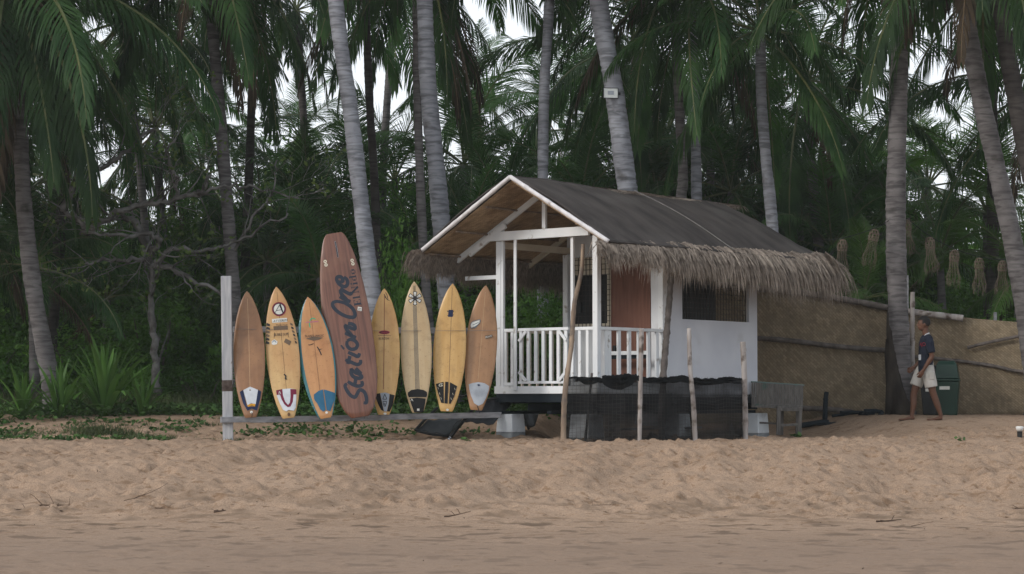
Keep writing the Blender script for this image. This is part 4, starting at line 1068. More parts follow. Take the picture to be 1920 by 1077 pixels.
def boardmat(name, c1, c2, c3, sc=1.0, rough=.35, c3lo=.5, c3hi=.75, stretch=(7, .8, 1)):
    m = mat(name, c1, c2, 1.5, stretch, rough, .04, 60, c3=c3, c3scale=sc, c3lo=c3lo, c3hi=c3hi, spec=.45)
    n, l = m.node_tree.nodes, m.node_tree.links; bb_ = n['Principled BSDF']; src = bb_.inputs['Base Color'].links[0].from_socket
    for scl, lo, hi, dk in ((5, .52, .72, (.62, .55, .48)), (26, .58, .70, (.55, .48, .40))):      # wax grime, scuffs
        tc = n.new('ShaderNodeTexCoord'); nz = n.new('ShaderNodeTexNoise'); nz.inputs['Scale'].default_value = scl; nz.inputs['Detail'].default_value = 8; nz.inputs['Roughness'].default_value = .7
        l.new(tc.outputs['Object'], nz.inputs['Vector']); r = n.new('ShaderNodeValToRGB'); r.color_ramp.elements[0].position = lo; r.color_ramp.elements[1].position = hi
        r.color_ramp.elements[0].color = (1, 1, 1, 1); r.color_ramp.elements[1].color = (*dk, 1); l.new(nz.outputs['Fac'], r.inputs[0])
        mx = n.new('ShaderNodeMixRGB'); mx.blend_type = 'MULTIPLY'; mx.inputs[0].default_value = .8; l.new(src, mx.inputs[1]); l.new(r.outputs[0], mx.inputs[2]); src = mx.outputs[0]
    l.new(src, bb_.inputs['Base Color']); return m
def cm(name, c, rough=.6): return mat(name, tuple(x * .85 for x in c), c, 12, rough=rough, bump=.1, bscale=120)
INK = cm('black_ink', (.02, .02, .022)); NAVYI = cm('navy_paint', (.022, .03, .045)); PADW = cm('white_pad', (.55, .58, .62), .8); PADN = cm('navy_pad', (.014, .024, .065), .8)
PADB = cm('blue_pad', (.03, .12, .21), .8); PADK = cm('black_pad', (.012, .012, .013), .8); MAROON = cm('maroon_pad', (.16, .016, .045), .8); YEL = cm('yellow_pad', (.55, .27, .03), .8)
STW = cm('white_sticker', (.62, .62, .58)); TEALG = cm('green_print', (.03, .38, .20)); PINK = cm('pink_print', (.42, .14, .2)); BROWNS = cm('brown_sticker', (.13, .09, .06)); RED = cm('red_print', (.30, .03, .05)); IVORY = cm('ivory_plug', (.62, .58, .46))
LINE = cm('dark_stringer', (.13, .07, .035)); LLINE = cm('pale_stringer', (.45, .30, .17)); GREYP = cm('grey_pad', (.30, .33, .37), .8); SILV = cm('silver_pad', (.36, .39, .43), .8)
def strip(b, x0, y0, x1, y1, w, m, name='stringer'):
    return b.stroke(name, [[(x0, y0), (x1, y1)]], w, m, .0008)
# 1 brown board beside the post
b = Board('leftmost surfboard of the rack, worn brown, with a white, navy and yellow tail pad', (470.5, 784), (464, 548), 31.10, .36, 60, boardmat('brown_board', (.20, .098, .045), (.25, .125, .058), (.36, .19, .085), 1.6))
strip(b, 464, 560, 469, 735, .9, LLINE)
b.decal('tail_pad', [[(449.5, 735.5), (456, 731.5), (462.5, 762), (467, 763.5), (478.5, 763), (484, 731), (489.8, 734.5), (488, 748), (482, 770), (477, 768.5), (472, 766.5), (464, 770.5), (456, 757)]], PADN, .001, .004)
b.decal('tail_pad', [[(456.2, 732), (469, 725.5), (483.8, 731.5), (479.5, 758.5), (471, 756.5), (464, 760)]], PADW, .001, .0045)
b.decal('tail_pad', [[(464, 760), (471, 757.5), (479, 757.5), (478, 762.5), (472, 760.5), (465.5, 763.5)]], YEL, .001, .0045)
b.decal('star_mark', [[(469 + r * math.cos(a), 732 + r * .8 * math.sin(a)) for a, r in [(k * math.pi / 5, (2.5 if k % 2 else 1.1)) for k in range(10)]]], BROWNS, .006)
b.decal('leash_plug', [ell(471.5, 773, 2.6, 2.4)], STW, .001, .002)
b.stroke('leash_loop', [[(472, 773), (473, 778), (472, 783)]], 1.1, INK, .004)
# 2 cream board with many stickers
b = Board('cream yellow surfboard with round A logo, many stickers and a maroon and white tail pad', (541.5, 785), (519, 540), 31.15, .37, 63, boardmat('cream_board', (.46, .29, .115), (.54, .36, .16), (.42, .215, .085), .9, c3lo=.42, c3hi=.62))
strip(b, 519.5, 548, 537, 730, .7, LINE)
K7 = 1154 / 150; z = lambda pts: Z(pts, 490, 540, K7)
def ring(b, cx, cy, ro, ri, m, name, off=.0025, n=28):
    pol = []
    for i in range(n):
        a0, a1 = 2 * math.pi * i / n, 2 * math.pi * (i + 1) / n
        pol.append([(cx + ro * math.cos(a0), cy + ro * math.sin(a0)), (cx + ro * math.cos(a1), cy + ro * math.sin(a1)), (cx + ri * math.cos(a1), cy + ri * math.sin(a1)), (cx + ri * math.cos(a0), cy + ri * math.sin(a0))])
    b.decal(name, pol, m, off)
b.decal('round_logo', [ell(523.2, 580, 11.5, 11.5)], STW, .001)
ring(b, 523.2, 580, 13.2, 10.9, MAROON, 'round_logo'); ring(b, 523.2, 580, 10.9, 9.9, INK, 'round_logo')
b.stroke('round_logo', [z([(190, 375), (275, 225)]), z([(215, 330), (285, 318)])], 1.0, INK, .003)
b.decal('round_logo', [z([(275, 222), (262, 262), (305, 362), (322, 362)])], INK, .003)
b.decal('sticker', [z([(152, 452), (368, 434), (376, 490), (158, 508)])], STW, .001)
b.text('lettering', 'ATTEBEM', (511.8, 604.8), (6.3, -.5), (.45, -6.0), INK, .3)
b.text('lettering', 'TRACTOP', (517, 611.9), (4.9, -.15), (0, -5.2), BROWNS)
b.decal('sticker', [z([(174, 556), (380, 546), (384, 604), (178, 614)])], BROWNS, .001)
b.text('lettering', 'BUBBLE GUM', (514.5, 630.6), (4.35, -.25), (0, -7.2), INK)
b.stroke('lettering', [z([(190, 645), (184, 720)]), z([(385, 640), (392, 715)])], .7, INK)
b.decal('sticker', [z([(352, 730), (432, 772), (408, 830), (326, 785)])], BROWNS, .001)
b.decal('sticker', [z([(150, 770), (190, 745), (235, 775), (225, 815), (180, 825), (150, 815)])], STW, .001)
b.stroke('sticker', [z([(160, 790), (185, 762), (215, 790)])], 1.1, PADB)
for k in range(6):
    y = 506 + k * 52; b.decal('side_print', [z([(78 - k * 1, y), (128 - k * 2, y + 22), (122 - k * 2, y + 52), (68 - k * 1, y + 40)]), ], INK if k not in (2, 3) else BROWNS, .002)
    b.decal('side_print', [z([(412 + k * 14, y), (448 + k * 12, y + 10), (458 + k * 12, y + 42), (424 + k * 14, y + 34)])], INK if k % 2 else BROWNS, .002)
K8 = 1885 / 210; z = lambda pts: Z(pts, 430, 680, K8)
b.decal('tail_pad', [z([(795, 475), (890, 450), (1030, 440), (1128, 455), (1130, 545), (1120, 760), (1085, 815), (1000, 800), (960, 825), (905, 800), (850, 690), (800, 560)])], PADW, .001, .004)
b.decal('tail_pad', [z([(788, 472), (892, 450), (905, 560), (940, 660), (990, 718), (1020, 680), (1032, 580), (1028, 448), (1128, 455), (1130, 540), (1082, 542), (1070, 660), (1030, 745), (985, 755), (930, 710), (880, 620), (855, 545), (800, 550)])], MAROON, .0015, .0045)
b.stroke('pad_mark', [z([(835, 545), (845, 490), (870, 535)])], .9, STW, .007)
b.stroke('figure_mark', [z([(920, 200), (950, 230), (945, 270), (968, 285)])], 2.6, INK, .002)
b.decal('leash_plug', [ell(541.8, 777.5, 2.6, 3.6)], LINE, .001, .002)
# 3 tan board with teal rail
TEAL = mat('teal_gloss', (.008, .10, .12), (.012, .135, .155), 4, rough=.3, bump=0, spec=.5)
b = Board('tan surfboard with teal rails, island print and a blue two-piece tail pad', (611, 785.5), (578, 559), 31.18, .34, 67, boardmat('tan_board', (.40, .195, .075), (.47, .24, .10), (.36, .15, .055), 1.3), railm=TEAL)
# teal rail reaches onto the deck on the left side
K7 = 1154 / 150; z = lambda pts: Z(pts, 490, 540, K7)
def edge(b, side, f0, f1, m, name, t0=.0, t1=.995, off=.0012):
    pol = []; n = 40
    for i in range(n):
        ta, tb = t0 + (t1 - t0) * i / n, t0 + (t1 - t0) * (i + 1) / n
        pol.append([(side * b.h(ta) * f1, ta * b.L), (side * b.h(tb) * f1, tb * b.L), (side * b.h(tb) * f0, tb * b.L), (side * b.h(ta) * f0, ta * b.L)])
    b.decal(name, pol, m, off, uv=True)
edge(b, -1, .80, .985, TEAL, 'teal_edge'); edge(b, 1, .91, .985, TEAL, 'teal_edge')
strip(b, 580, 566, 600, 735, .6, LINE)
b.stroke('palm_print', [z([(695, 480), (735, 440), (785, 455)]), z([(700, 490), (695, 530), (705, 575)])], 1.8, TEALG)
b.stroke('palm_print', [z([(640, 500), (740, 492), (825, 485)])], 1.8, PINK)
b.text('lettering', 'ISLAND', (571.5, 632.8), (5.0, -.1), (.1, -6.3), INK); b.text('lettering', 'MAGIC', (591.5, 632.2), (5.0, -.2), (.1, -6.0), INK)
b.decal('sticker', [z([(640, 735), (760, 700), (890, 720), (830, 750), (750, 764)])], BROWNS, .0018)
b.stroke('small_mark', [z([(680, 820), (700, 825), (755, 805)])], 1.3, INK); b.stroke('small_mark', [z([(805, 850), (830, 890), (850, 930), (868, 970)])], 2.0, INK); b.stroke('small_mark', [z([(825, 895), (868, 882)])], 1.2, INK)
K8 = 1885 / 210; z = lambda pts: Z(pts, 430, 680, K8)
b.decal('tail_pad', [z([(1425, 540), (1500, 480), (1575, 455), (1620, 800), (1580, 828), (1530, 790), (1480, 690), (1440, 640), (1425, 610)])], PADB, .001, .004)
b.decal('tail_pad', [z([(1590, 455), (1680, 480), (1778, 515), (1770, 640), (1745, 700), (1700, 820), (1640, 805)])], PADB, .001, .004)
b.decal('leash_plug', [ell(612.5, 774, 2.4, 2.2)], STW, .001, .002)
# 4 longboard
b = Board('tall reddish wooden longboard with big black brush lettering, far taller than the rest', (676, 783), (627, 439.5), 31.22, .52, 92, None or mat('red_wood_board', (.080, .029, .018), (.165, .068, .041), 1.1, (26, 1.0, 1), .28, .03, 40, c3=(.23, .115, .068), c3scale=1.6, c3lo=.5, c3hi=.78, spec=.5, contrast=(.3, .62)), tab=LONG, th=.075)
strip(b, 628, 445, 676, 775, .5, LINE)
z1 = lambda pts: Z(pts, 590, 430, 5.667); z2 = lambda pts: Z(pts, 590, 600, 5.667)
SW_ = [z2(p) for p in (
    [(520, 880), (550, 880), (548, 820), (525, 765), (480, 745), (450, 790), (428, 822), (385, 805), (345, 755), (322, 700), (345, 680)],
    [(352, 655), (410, 690), (465, 705), (505, 690), (500, 650)], [(425, 690), (440, 620)],
    [(395, 520), (385, 560), (412, 605), (470, 622), (500, 610), (480, 580), (430, 560), (398, 530)], [(435, 515), (465, 545), (495, 575)], [(385, 515), (400, 560)],
    [(325, 425), (390, 452), (450, 475), (485, 460), (488, 425)], [(375, 385), (352, 470)],
    [(355, 345), (415, 372), (460, 390), (478, 355)],
    [(345, 225), (345, 275), (385, 312), (435, 305), (455, 265), (430, 225), (385, 208), (345, 225)],
    [(322, 140), (385, 168), (440, 190)], [(400, 170), (345, 110), (320, 55)], [(315, 55), (380, 85), (425, 98), (425, 65), (395, 45), (355, 38)])]
SW_ += [z1(p) for p in (
    [(250, 765), (195, 782), (200, 830), (260, 888), (340, 928), (415, 935), (428, 895), (395, 835), (320, 785), (240, 768)],
    [(265, 718), (330, 750), (380, 772)], [(345, 752), (285, 690), (272, 640)], [(272, 632), (330, 668), (380, 690), (392, 668)],
    [(262, 560), (300, 556), (285, 512), (245, 508), (235, 540), (268, 590), (320, 612), (350, 582), (342, 535), (310, 510)])]
for i0, i1 in ((0, 1), (1, 3), (3, 6), (6, 8), (8, 9), (9, 10), (10, 13), (13, 14), (14, 17), (17, 18)): b.stroke('brush_letter', SW_[i0:i1], 6.8, NAVYI, .0015)
b.decal('letter_dot', [z2([(272, 275), (288, 266), (320, 305), (305, 322)])], NAVYI, .0015)
# serif place name: strokes in letter space (x advance, y up)
ser = {'E': [((.16, 0), (.16, 1), .2), ((0, .03), (.62, .03), .06), ((0, .97), (.6, .97), .06), ((.2, .5), (.48, .5), .06), ((.6, 0), (.6, .26), .06), ((.58, .76), (.58, 1), .06), ((.46, .38), (.46, .62), .05)],
       'l': [((.16, 0), (.16, 1.02), .17), ((0, .03), (.33, .03), .06), ((0, .99), (.18, .99), .06)],
       'N': [((.12, 0), (.12, 1), .06), ((.12, 1), (.68, 0), .2), ((.68, 0), (.68, 1), .06), ((0, .03), (.25, .03), .06), ((0, .97), (.2, .97), .06), ((.55, .97), (.82, .97), .06)],
       'i': [((.16, 0), (.16, .64), .17), ((0, .03), (.33, .03), .06), ((0, .62), (.18, .62), .06), ((.08, .88), (.26, .88), .17)],
       'd': [((.5, 0), (.5, 1.02), .16), ((.36, .99), (.5, .99), .06), ((.5, .03), (.64, .03), .06), ((.12, .16), (.12, .5), .16), ((.12, .6), (.46, .62), .06), ((.12, .05), (.46, .04), .06)],
       'o': [((.12, .14), (.12, .5), .16), ((.5, .14), (.5, .5), .16), ((.12, .6), (.5, .6), .07), ((.12, .04), (.5, .04), .07)]}
pts = []; X = 0
for ch, adv in (('E', .74), ('l', .62), ('N', .92), ('i', .42), ('d', .74), ('o', .7)):
    for (p, q, w) in ser[ch]: pts.append(((p[0] + X, p[1]), (q[0] + X, q[1]), w))
    X += adv
A = ((425 - 497) / 5.667 / X * 1.0, (412 - 805) / 5.667 / X * 1.0); O_ = (590 + 497 / 5.667, 430 + 805 / 5.667); Bv = (-13.2, 2.0)
def L2P(p): return (O_[0] + p[0] * A[0] + p[1] * Bv[0], O_[1] + p[0] * A[1] + p[1] * Bv[1])
polys = []
for (p, q, w) in pts:
    d = Vector((q[0] - p[0], q[1] - p[1])).normalized(); nn = Vector((-d.y, d.x)) * w / 2
    polys.append([L2P((p[0] + nn.x, p[1] + nn.y)), L2P((q[0] + nn.x, q[1] + nn.y)), L2P((q[0] - nn.x, q[1] - nn.y)), L2P((p[0] - nn.x, p[1] - nn.y))])
b.decal('serif_lettering', polys, NAVYI, .0015)
b.stroke('fin_slot', [z1([(218, 130), (234, 215), (248, 302)])], 2.6, GREYP, .001); b.stroke('fin_slot', [z1([(220, 134), (247, 300)])], 1.7, INK, .0018)
for (x, y) in ((112, 345), (398, 333)):
    for dy in (0, 36): ring(b, 590 + (x + dy * .25) / 5.667, 430 + (y + dy) / 5.667, 3.2, 1.2, IVORY, 'fin_plug', .0015, 12)
b.decal('sticker', [z1([(460, 825), (502, 832), (498, 872), (455, 864)])], STW, .001); b.stroke('sticker', [z1([(465, 842), (495, 848)]), z1([(463, 856), (490, 862)])], 1.0, INK)
# 5
b = Board('small yellow surfboard with red oval print and a grey and black tail pad', (720, 778.5), (721, 543), 31.5, .34, 59, boardmat('yellow_board', (.45, .265, .085), (.54, .34, .13), (.36, .17, .06), 1.0, c3lo=.5, c3hi=.72))
strip(b, 721, 552, 719, 730, 1.8, cm('brown_stringer', (.27, .13, .055)))
K8 = 8; z = lambda pts: Z(pts, 690, 530, K8)
b.decal('oval_print', [ell(720.5, 623.5, 10.5, 3.6)], RED, .001); b.stroke('oval_print', [ell(720.5, 623.5, 8.2, 1.5, 14)], 1.1, INK, .002)
b.stroke('lettering', [z([(145, 795), (345, 797)])], .5, INK); b.text('lettering', 'BIG BUDDHA', (710.2, 637.2), (3.3, 0), (0, -6.5), INK)
b.stroke('scribble', [z([(240, 175), (265, 215), (290, 265)]), z([(262, 150), (285, 190), (300, 250)]), z([(250, 210), (285, 250), (325, 275)])], 1.0, INK)
K5 = 1616 / 240; z = lambda pts: Z(pts, 690, 680, K5)
b.decal('tail_pad', [z([(85, 402), (152, 388), (180, 520), (200, 618), (165, 598), (125, 520)])], PADK, .001, .004)
b.decal('tail_pad', [z([(338, 415), (274, 398), (262, 520), (240, 618), (275, 622), (312, 540)])], PADK, .001, .004)
b.decal('tail_pad', [z([(155, 388), (215, 380), (272, 396), (258, 520), (236, 620), (205, 620), (182, 520)])], GREYP, .001, .004)
b.stroke('pad_mark', [z([(212, 400), (188, 462)]), z([(212, 400), (238, 462)]), z([(188, 465), (238, 465)]), z([(186, 492), (240, 492)]), z([(190, 500), (205, 560)]), z([(236, 500), (218, 560)]), z([(212, 510), (212, 545)])], 1.3, INK, .007)
b.decal('leash_plug', [ell(722, 776, 3, 2)], STW, .001, .002)
# 6 flower board
b = Board('pale surfboard with black and white flower print and striped stringer', (783.5, 774.5), (777, 530), 31.62, .37, 59, boardmat('pale_board', (.43, .31, .165), (.49, .37, .215), (.38, .25, .12), 1.1, c3lo=.5, c3hi=.8))
for dx in (-3.2, -1.0, 1.2, 3.4): strip(b, 777.5 + dx * .85, 574, 783 + dx, 742, 1.1, cm('grey_stripe', (.13, .12, .10)) if dx == -3.2 else bpy.data.materials['grey_stripe'])
b.stroke('stringer', [[(777, 536), (777.5, 574)]], 4.5, cm('tip_stringer', (.22, .17, .10)), .0006)
cx, cy = 690 + 706 / 8, 530 + 238 / 8
for k in range(6):
    a = math.pi / 2 + k * math.pi / 3; dx, dy = math.cos(a), math.sin(a)
    def pet(s0, s1, w0, w1): return [(cx + dx * s0 - dy * w0, cy + dy * s0 + dx * w0), (cx + dx * s1 - dy * w1, cy + dy * s1 + dx * w1), (cx + dx * (s1 + 1.0) , cy + dy * (s1 + 1.0)), (cx + dx * s1 + dy * w1, cy + dy * s1 - dx * w1), (cx + dx * s0 + dy * w0, cy + dy * s0 - dx * w0)]
    b.decal('flower_print', [pet(2, 12.2, 2.0, 4.0)], INK, .001); b.decal('flower_print', [pet(4.2, 11.0, 1.0, 2.6)], STW, .0018)
    b.stroke('flower_print', [[(cx + dx * 5, cy + dy * 5), (cx + dx * 9, cy + dy * 9)]], .5, INK, .003)
b.decal('flower_print', [ell(cx, cy, 3.8, 3.8)], INK, .002)
b.decal('tail_pad', [z([(505, 380), (545, 350), (630, 336), (705, 350), (745, 375), (748, 410), (738, 440), (515, 440), (502, 405)])], PADK, .001, .004)
b.decal('tail_pad', [z([(525, 458), (620, 446), (728, 458), (722, 520), (700, 632), (585, 632), (550, 540)])], PADK, .001, .004)
b.stroke('pad_mark', [z([(542, 490), (553, 462), (570, 492)])], 1.0, STW, .007); b.decal('pad_mark', [z([(620, 585), (650, 585), (650, 612), (620, 612)])], STW, .007)
# 7
b = Board('yellow surfboard with dark square print and black three-piece tail pad', (837.5, 772.5), (849, 534), 31.74, .37, 62, boardmat('golden_board', (.46, .27, .085), (.54, .34, .125), (.22, .12, .05), 2.2, c3lo=.56, c3hi=.82))
strip(b, 848, 540, 841, 738, .8, LINE)
K8 = 8; z8 = lambda pts: Z(pts, 690, 530, K8)
b.decal('square_print', [z8([(1208, 412), (1278, 412), (1272, 516), (1200, 516)])], PADN, .001)
b.stroke('square_print', [z8([(1190, 420), (1192, 440), (1212, 430)]), z8([(1284, 425), (1282, 445)]), z8([(1188, 490), (1200, 500)]), z8([(1285, 480), (1270, 500)])], .9, INK, .002)
b.decal('tail_pad', [z([(857, 272), (955, 245), (958, 515), (922, 508), (880, 370)])], PADK, .001, .004)
b.decal('tail_pad', [z([(975, 244), (1015, 246), (1005, 520), (965, 516)])], PADK, .001, .004)
b.decal('tail_pad', [z([(1035, 250), (1126, 300), (1090, 430), (1042, 522), (1022, 520)])], PADK, .001, .004)
b.stroke('pad_mark', [z([(942, 268), (905, 275), (900, 298), (935, 298), (935, 286), (920, 286)])], 1.2, IVORY, .007)
for (x, y) in ((885, 325), (905, 395), (922, 455), (1097, 335), (1072, 400), (1050, 460)): b.stroke('pad_mark', [z([(x - 4, y - 14), (x + 4, y + 14)])], .6, IVORY, .007)
b.decal('leash_plug', [ell(839, 769, 2.6, 2.3)], STW, .001, .003)
# 8
b = Board('brown surfboard beside the hut post with a silver diamond tail pad', (893, 770), (911, 537), 31.86, .36, 60, boardmat('light_brown_board', (.27, .14, .062), (.33, .18, .085), (.17, .09, .045), 2.0, c3lo=.52, c3hi=.8))
strip(b, 910, 548, 896, 715, .7, LLINE)
b.decal('tail_pad', [z([(1272, 275), (1330, 258), (1395, 250), (1470, 262), (1530, 300), (1525, 350), (1490, 450), (1450, 520), (1395, 548), (1340, 515), (1300, 420), (1280, 340)])], SILV, .001, .004)
grid = []
for k in range(-8, 9):
    grid.append((k, 1)); grid.append((k, -1))
cxp, cyp = 690 + 1400 / K5, 680 + 385 / K5
for k, sgn in grid:
    ox = k * 3.6; ln = max(0, 16 - abs(ox) * .9)
    if ln > 3: b.stroke('pad_groove', [[(cxp + ox - ln * .38 * sgn, cyp - ln * .5), (cxp + ox + ln * .38 * sgn, cyp + ln * .5)]], .5, GREYP, .006)
b.decal('pad_mark', [z([(1375, 282), (1400, 275), (1420, 285), (1398, 302)])], PADN, .007)
b.stroke('sticker', [z8([(1525, 650), (1570, 590), (1680, 560), (1675, 610), (1640, 640), (1560, 690), (1535, 660)]), z8([(1570, 640), (1660, 600)]), z8([(1590, 690), (1640, 650)])], 1.1, cm('grey_blue_print', (.10, .14, .17)), .002)
b.decal('sticker', [z8([(1560, 600), (1675, 565), (1670, 605), (1630, 650), (1550, 680), (1540, 640)])], STW, .0008)
b.decal('sticker', [z8([(1755, 800), (1865, 782), (1872, 820), (1765, 852)])], BROWNS, .0008); b.text('lettering', 'MS AYS', (690 + 1760 / 8, 530 + 838 / 8), (3.7, -.8), (0, -4.6), STW)
b.stroke('leash', [z([(1378, 548), (1395, 590), (1412, 640)])], 1.6, INK, .005)
# ------------------------------------------------------------------ broken black lounger behind the rack end
p = P(880, 800, 32.9); LG = empty('folded_black_lounger', (p.x, p.y, gz(p.x, p.y))); tag(LG, 'collapsed black fabric lounger lying on the sand left of the front footing', 'lounger')
lo = LG.location
BLF = mat('black_sling_fabric', (.016, .019, .024), (.028, .032, .038), 12, rough=.55, bump=.2, bscale=40, spec=.4)
def quadsheet(name, c, m, parent, base, sag=.06, nu=16, nv=10):
    c = [Vector(q) - base for q in c]
    def f(s, t):
        p = c[0].lerp(c[1], s).lerp(c[3].lerp(c[2], s), t); return p - Vector((0, 0, sag * math.sin(math.pi * s) * math.sin(math.pi * t) + .012 * math.sin(s * 17 + t * 5)))
    return sheet(name, m, f, nu, nv, 1, 1, parent, .008)
quadsheet('sling', [P(781, 806, 32.4), P(842, 817, 32.3), P(868, 783, 33.2), P(803, 788, 33.2)], BLF, LG, lo, .05)
quadsheet('sling', [P(868, 790, 32.8), P(925, 797, 32.9), P(968, 745, 33.3), P(915, 750, 33.1)], BLF, LG, lo, .05)
quadsheet('sling', [P(955, 800, 33.3), P(1003, 800, 33.6), P(1010, 775, 34.0), P(965, 772, 33.9)], BLF, LG, lo, .02)
for pts, r in (([(842, 823, 32.2), (855, 806, 32.3), (875, 783, 32.5), (890, 765, 32.7)], .028), ([(780, 806, 32.4), (796, 788, 33.0), (820, 765, 33.4)], .024), ([(781, 808, 32.4), (812, 815, 32.3), (843, 818, 32.3)], .022),
               ([(913, 750, 33), (940, 745, 33.1), (972, 742, 33.2)], .02), ([(858, 744, 33.3), (880, 740, 33.3), (905, 742, 33.3)], .012), ([(978, 778, 33.3), (985, 790, 33.3), (992, 806, 33.3)], .02)):
    mb = MB(); mb.tube([Vector(P(*q)) - lo for q in pts], r, 8); mb.build('frame_tube', BLACKP, LG, smooth=True)
mb = MB(); mb.tube(smooth_path([Vector(P(*q)) - lo for q in ((875, 790, 32.4), (860, 790, 32.3), (850, 800, 32.25), (849, 812, 32.25))], 6), .006, 5); mb.build('loose_cord', BLACKP, LG)
mb = MB(); mb.tube([P(841, 824, 32.2) - lo, P(845, 820, 32.2) - lo], .02, 8); mb.build('foot_cap', PADW, LG)
# ------------------------------------------------------------------ woven fence at right
def fence_seg(label, top, Ys, poles, group='woven fence sections'):
    """top: pixel line of the top edge with distances; mat hangs down to the ground"""
    tp = [P(x, y, Y) for (x, y), Y in zip(top, Ys)]; b = Vector((tp[0].x, tp[0].y, gz(tp[0].x, tp[0].y)))
    root = empty('woven_fence', b); tag(root, label, 'fence', group)
    cum = [0]
    for i in range(len(tp) - 1): cum.append(cum[-1] + (tp[i + 1] - tp[i]).length)
    Ln = cum[-1]
    def at(s):
        d = s * Ln; i = 0
        while i < len(cum) - 2 and cum[i + 1] < d: i += 1
        return tp[i].lerp(tp[i + 1], (d - cum[i]) / (cum[i + 1] - cum[i]))
    H = 2.2
    def f(s, t):
        q = at(s); g = gz(q.x, q.y) - .08; z = g + (q.z - g) * t
        return Vector((q.x - b.x, q.y + .035 * math.sin(s * Ln * 2.3) * math.sin(t * 3) + .02 * float(vnoise(np.array(s * Ln * 2.0), np.array(t * 3.0), 55)) * 2 - b.y, z - b.z))
    sheet('woven_mat', MATF, f, 70, 10, Ln, H, root, .01)
    for pp, YY, r, m in poles:
        pts = smooth_path([P(x, y, Y) - b for (x, y), Y in zip(pp, YY)], 10); k = len(pts)
        mb = MB(); mb.tube(pts, [r * (1 + .06 * math.sin(i * 1.1)) for i in range(k)], 8, wob=.06); mb.build('pole', m, root, smooth=True)
    return root
fence_seg('left woven fence section between the hut and the palm trunk', [(1300, 530), (1405, 538), (1500, 548), (1585, 561), (1668, 578)], [37.5, 37.4, 37.35, 37.3, 37.2],
          [([(1300, 531), (1405, 539), (1500, 549), (1585, 562), (1672, 579)], [37.43, 37.33, 37.28, 37.23, 37.13], .055, LOGW),
           ([(1405, 634), (1480, 639), (1570, 650), (1672, 658)], [37.3, 37.25, 37.2, 37.1], .045, LOGW),
           ([(1505, 766), (1560, 768), (1600, 774), (1640, 784)], [37.2, 37.15, 37.1, 37.05], .045, LOGW)])
fence_seg('right woven fence section behind the walking man', [(1665, 582), (1760, 590), (1830, 598), (1930, 606), (2100, 618)], [37.3, 37.1, 36.9, 36.6, 36.0],
          [([(1688, 582), (1740, 589), (1806, 597)], [37.15, 37.0, 36.85], .055, BAMBOOG),
           ([(1700, 668), (1780, 675), (1860, 686), (1925, 698), (2100, 706)], [37.15, 37.0, 36.75, 36.5, 36.0], .03, LOGW),
           ([(1814, 652), (1860, 641), (1925, 628)], [36.85, 36.7, 36.5], .028, LOGW)])
pole('fence_post', 'grey bamboo post rising beside the palm trunk at the fence bend', [(1711, 548), (1711, 650), (1712, 780)], [37.0, 37.0, 37.0], (.04, .04), BAMBOOG, None, cat='post')
q = P(1695, 548, 37.6); plank('grey_post', 'pale grey square post standing above the fence right of the palm', 'post', P(1697, 517, 37.7), P(1698, 770, 37.7), .14, .10, GREYW)
plank('grey_post', 'short pale post peeping over the right fence section', 'post', P(1866, 586, 37.6), P(1866, 770, 37.6), .05, .05, GREYW)
# dark timber and rubble along the fence foot
pole('dark_post', 'short dark stump post before the left fence section', [(1550, 735), (1548, 752), (1546, 782)], [36.6, 36.6, 36.6], (.04, .045), DARKT, None, cat='post')
GD = 'dark debris along the foot of the fence'
for i, (a, b_, Y, r) in enumerate((((1500, 779), (1575, 775), 36.4, .06), ((1575, 773), (1650, 783), 36.5, .03), ((1560, 782), (1640, 778), 36.6, .04), ((1620, 775), (1664, 786), 36.3, .05))):
    mb = MB(); p0, p1 = P(*a, Y), P(*b_, Y); c = (p0 + p1) / 2; r *= .7; mb.tube(smooth_path([p0 - c, (p0 + p1) / 2 - c + Vector((.1, 0, .04)), (p0 + 2 * p1) / 3 - c + Vector((0, 0, -.01)), p1 - c], 5), r, 8, wob=.25)
    o = mb.build('dark_log', DARKT, None, smooth=True); o.location = c; o.location.z = gz(c.x, c.y) + r * .6; tag(o, ['thick dark log lying at the fence foot nearest the bench', 'thin dark pole lying along the middle of the fence foot', 'dark branch crossing the rubble before the left fence', 'dark log end lying against the palm foot at the fence'][i], 'log', GD)
# trunk-foot charring/roots of the fence palm
mb = MB(); base = P(1684, 786, 36.35); rs = random.Random(4)
for k in range(7):
    x = -.17 + k * .055; h = (1.3, 1.85, 1.7, 1.3, 1.0, .8, .5)[k]
    mb.tube([Vector((x, .0 + .05 * math.sin(k), -.1)), Vector((x * .8, 0, h * .4)), Vector((x * .55 - .06, .05, h * .8)), Vector((x * .5 - .08, .1, h))], [.085, .07, .055, .02], 7, wob=.25)
o = mb.build('old_stump', mat('charred_bark', (.018, .014, .012), (.045, .037, .03), 6, (1, 1, .5), .95, .8, 12), None, smooth=True); o.location = (base.x, base.y, gz(base.x, base.y)); tag(o, 'dark split stump hugging the foot of the palm at the fence bend', 'stump')
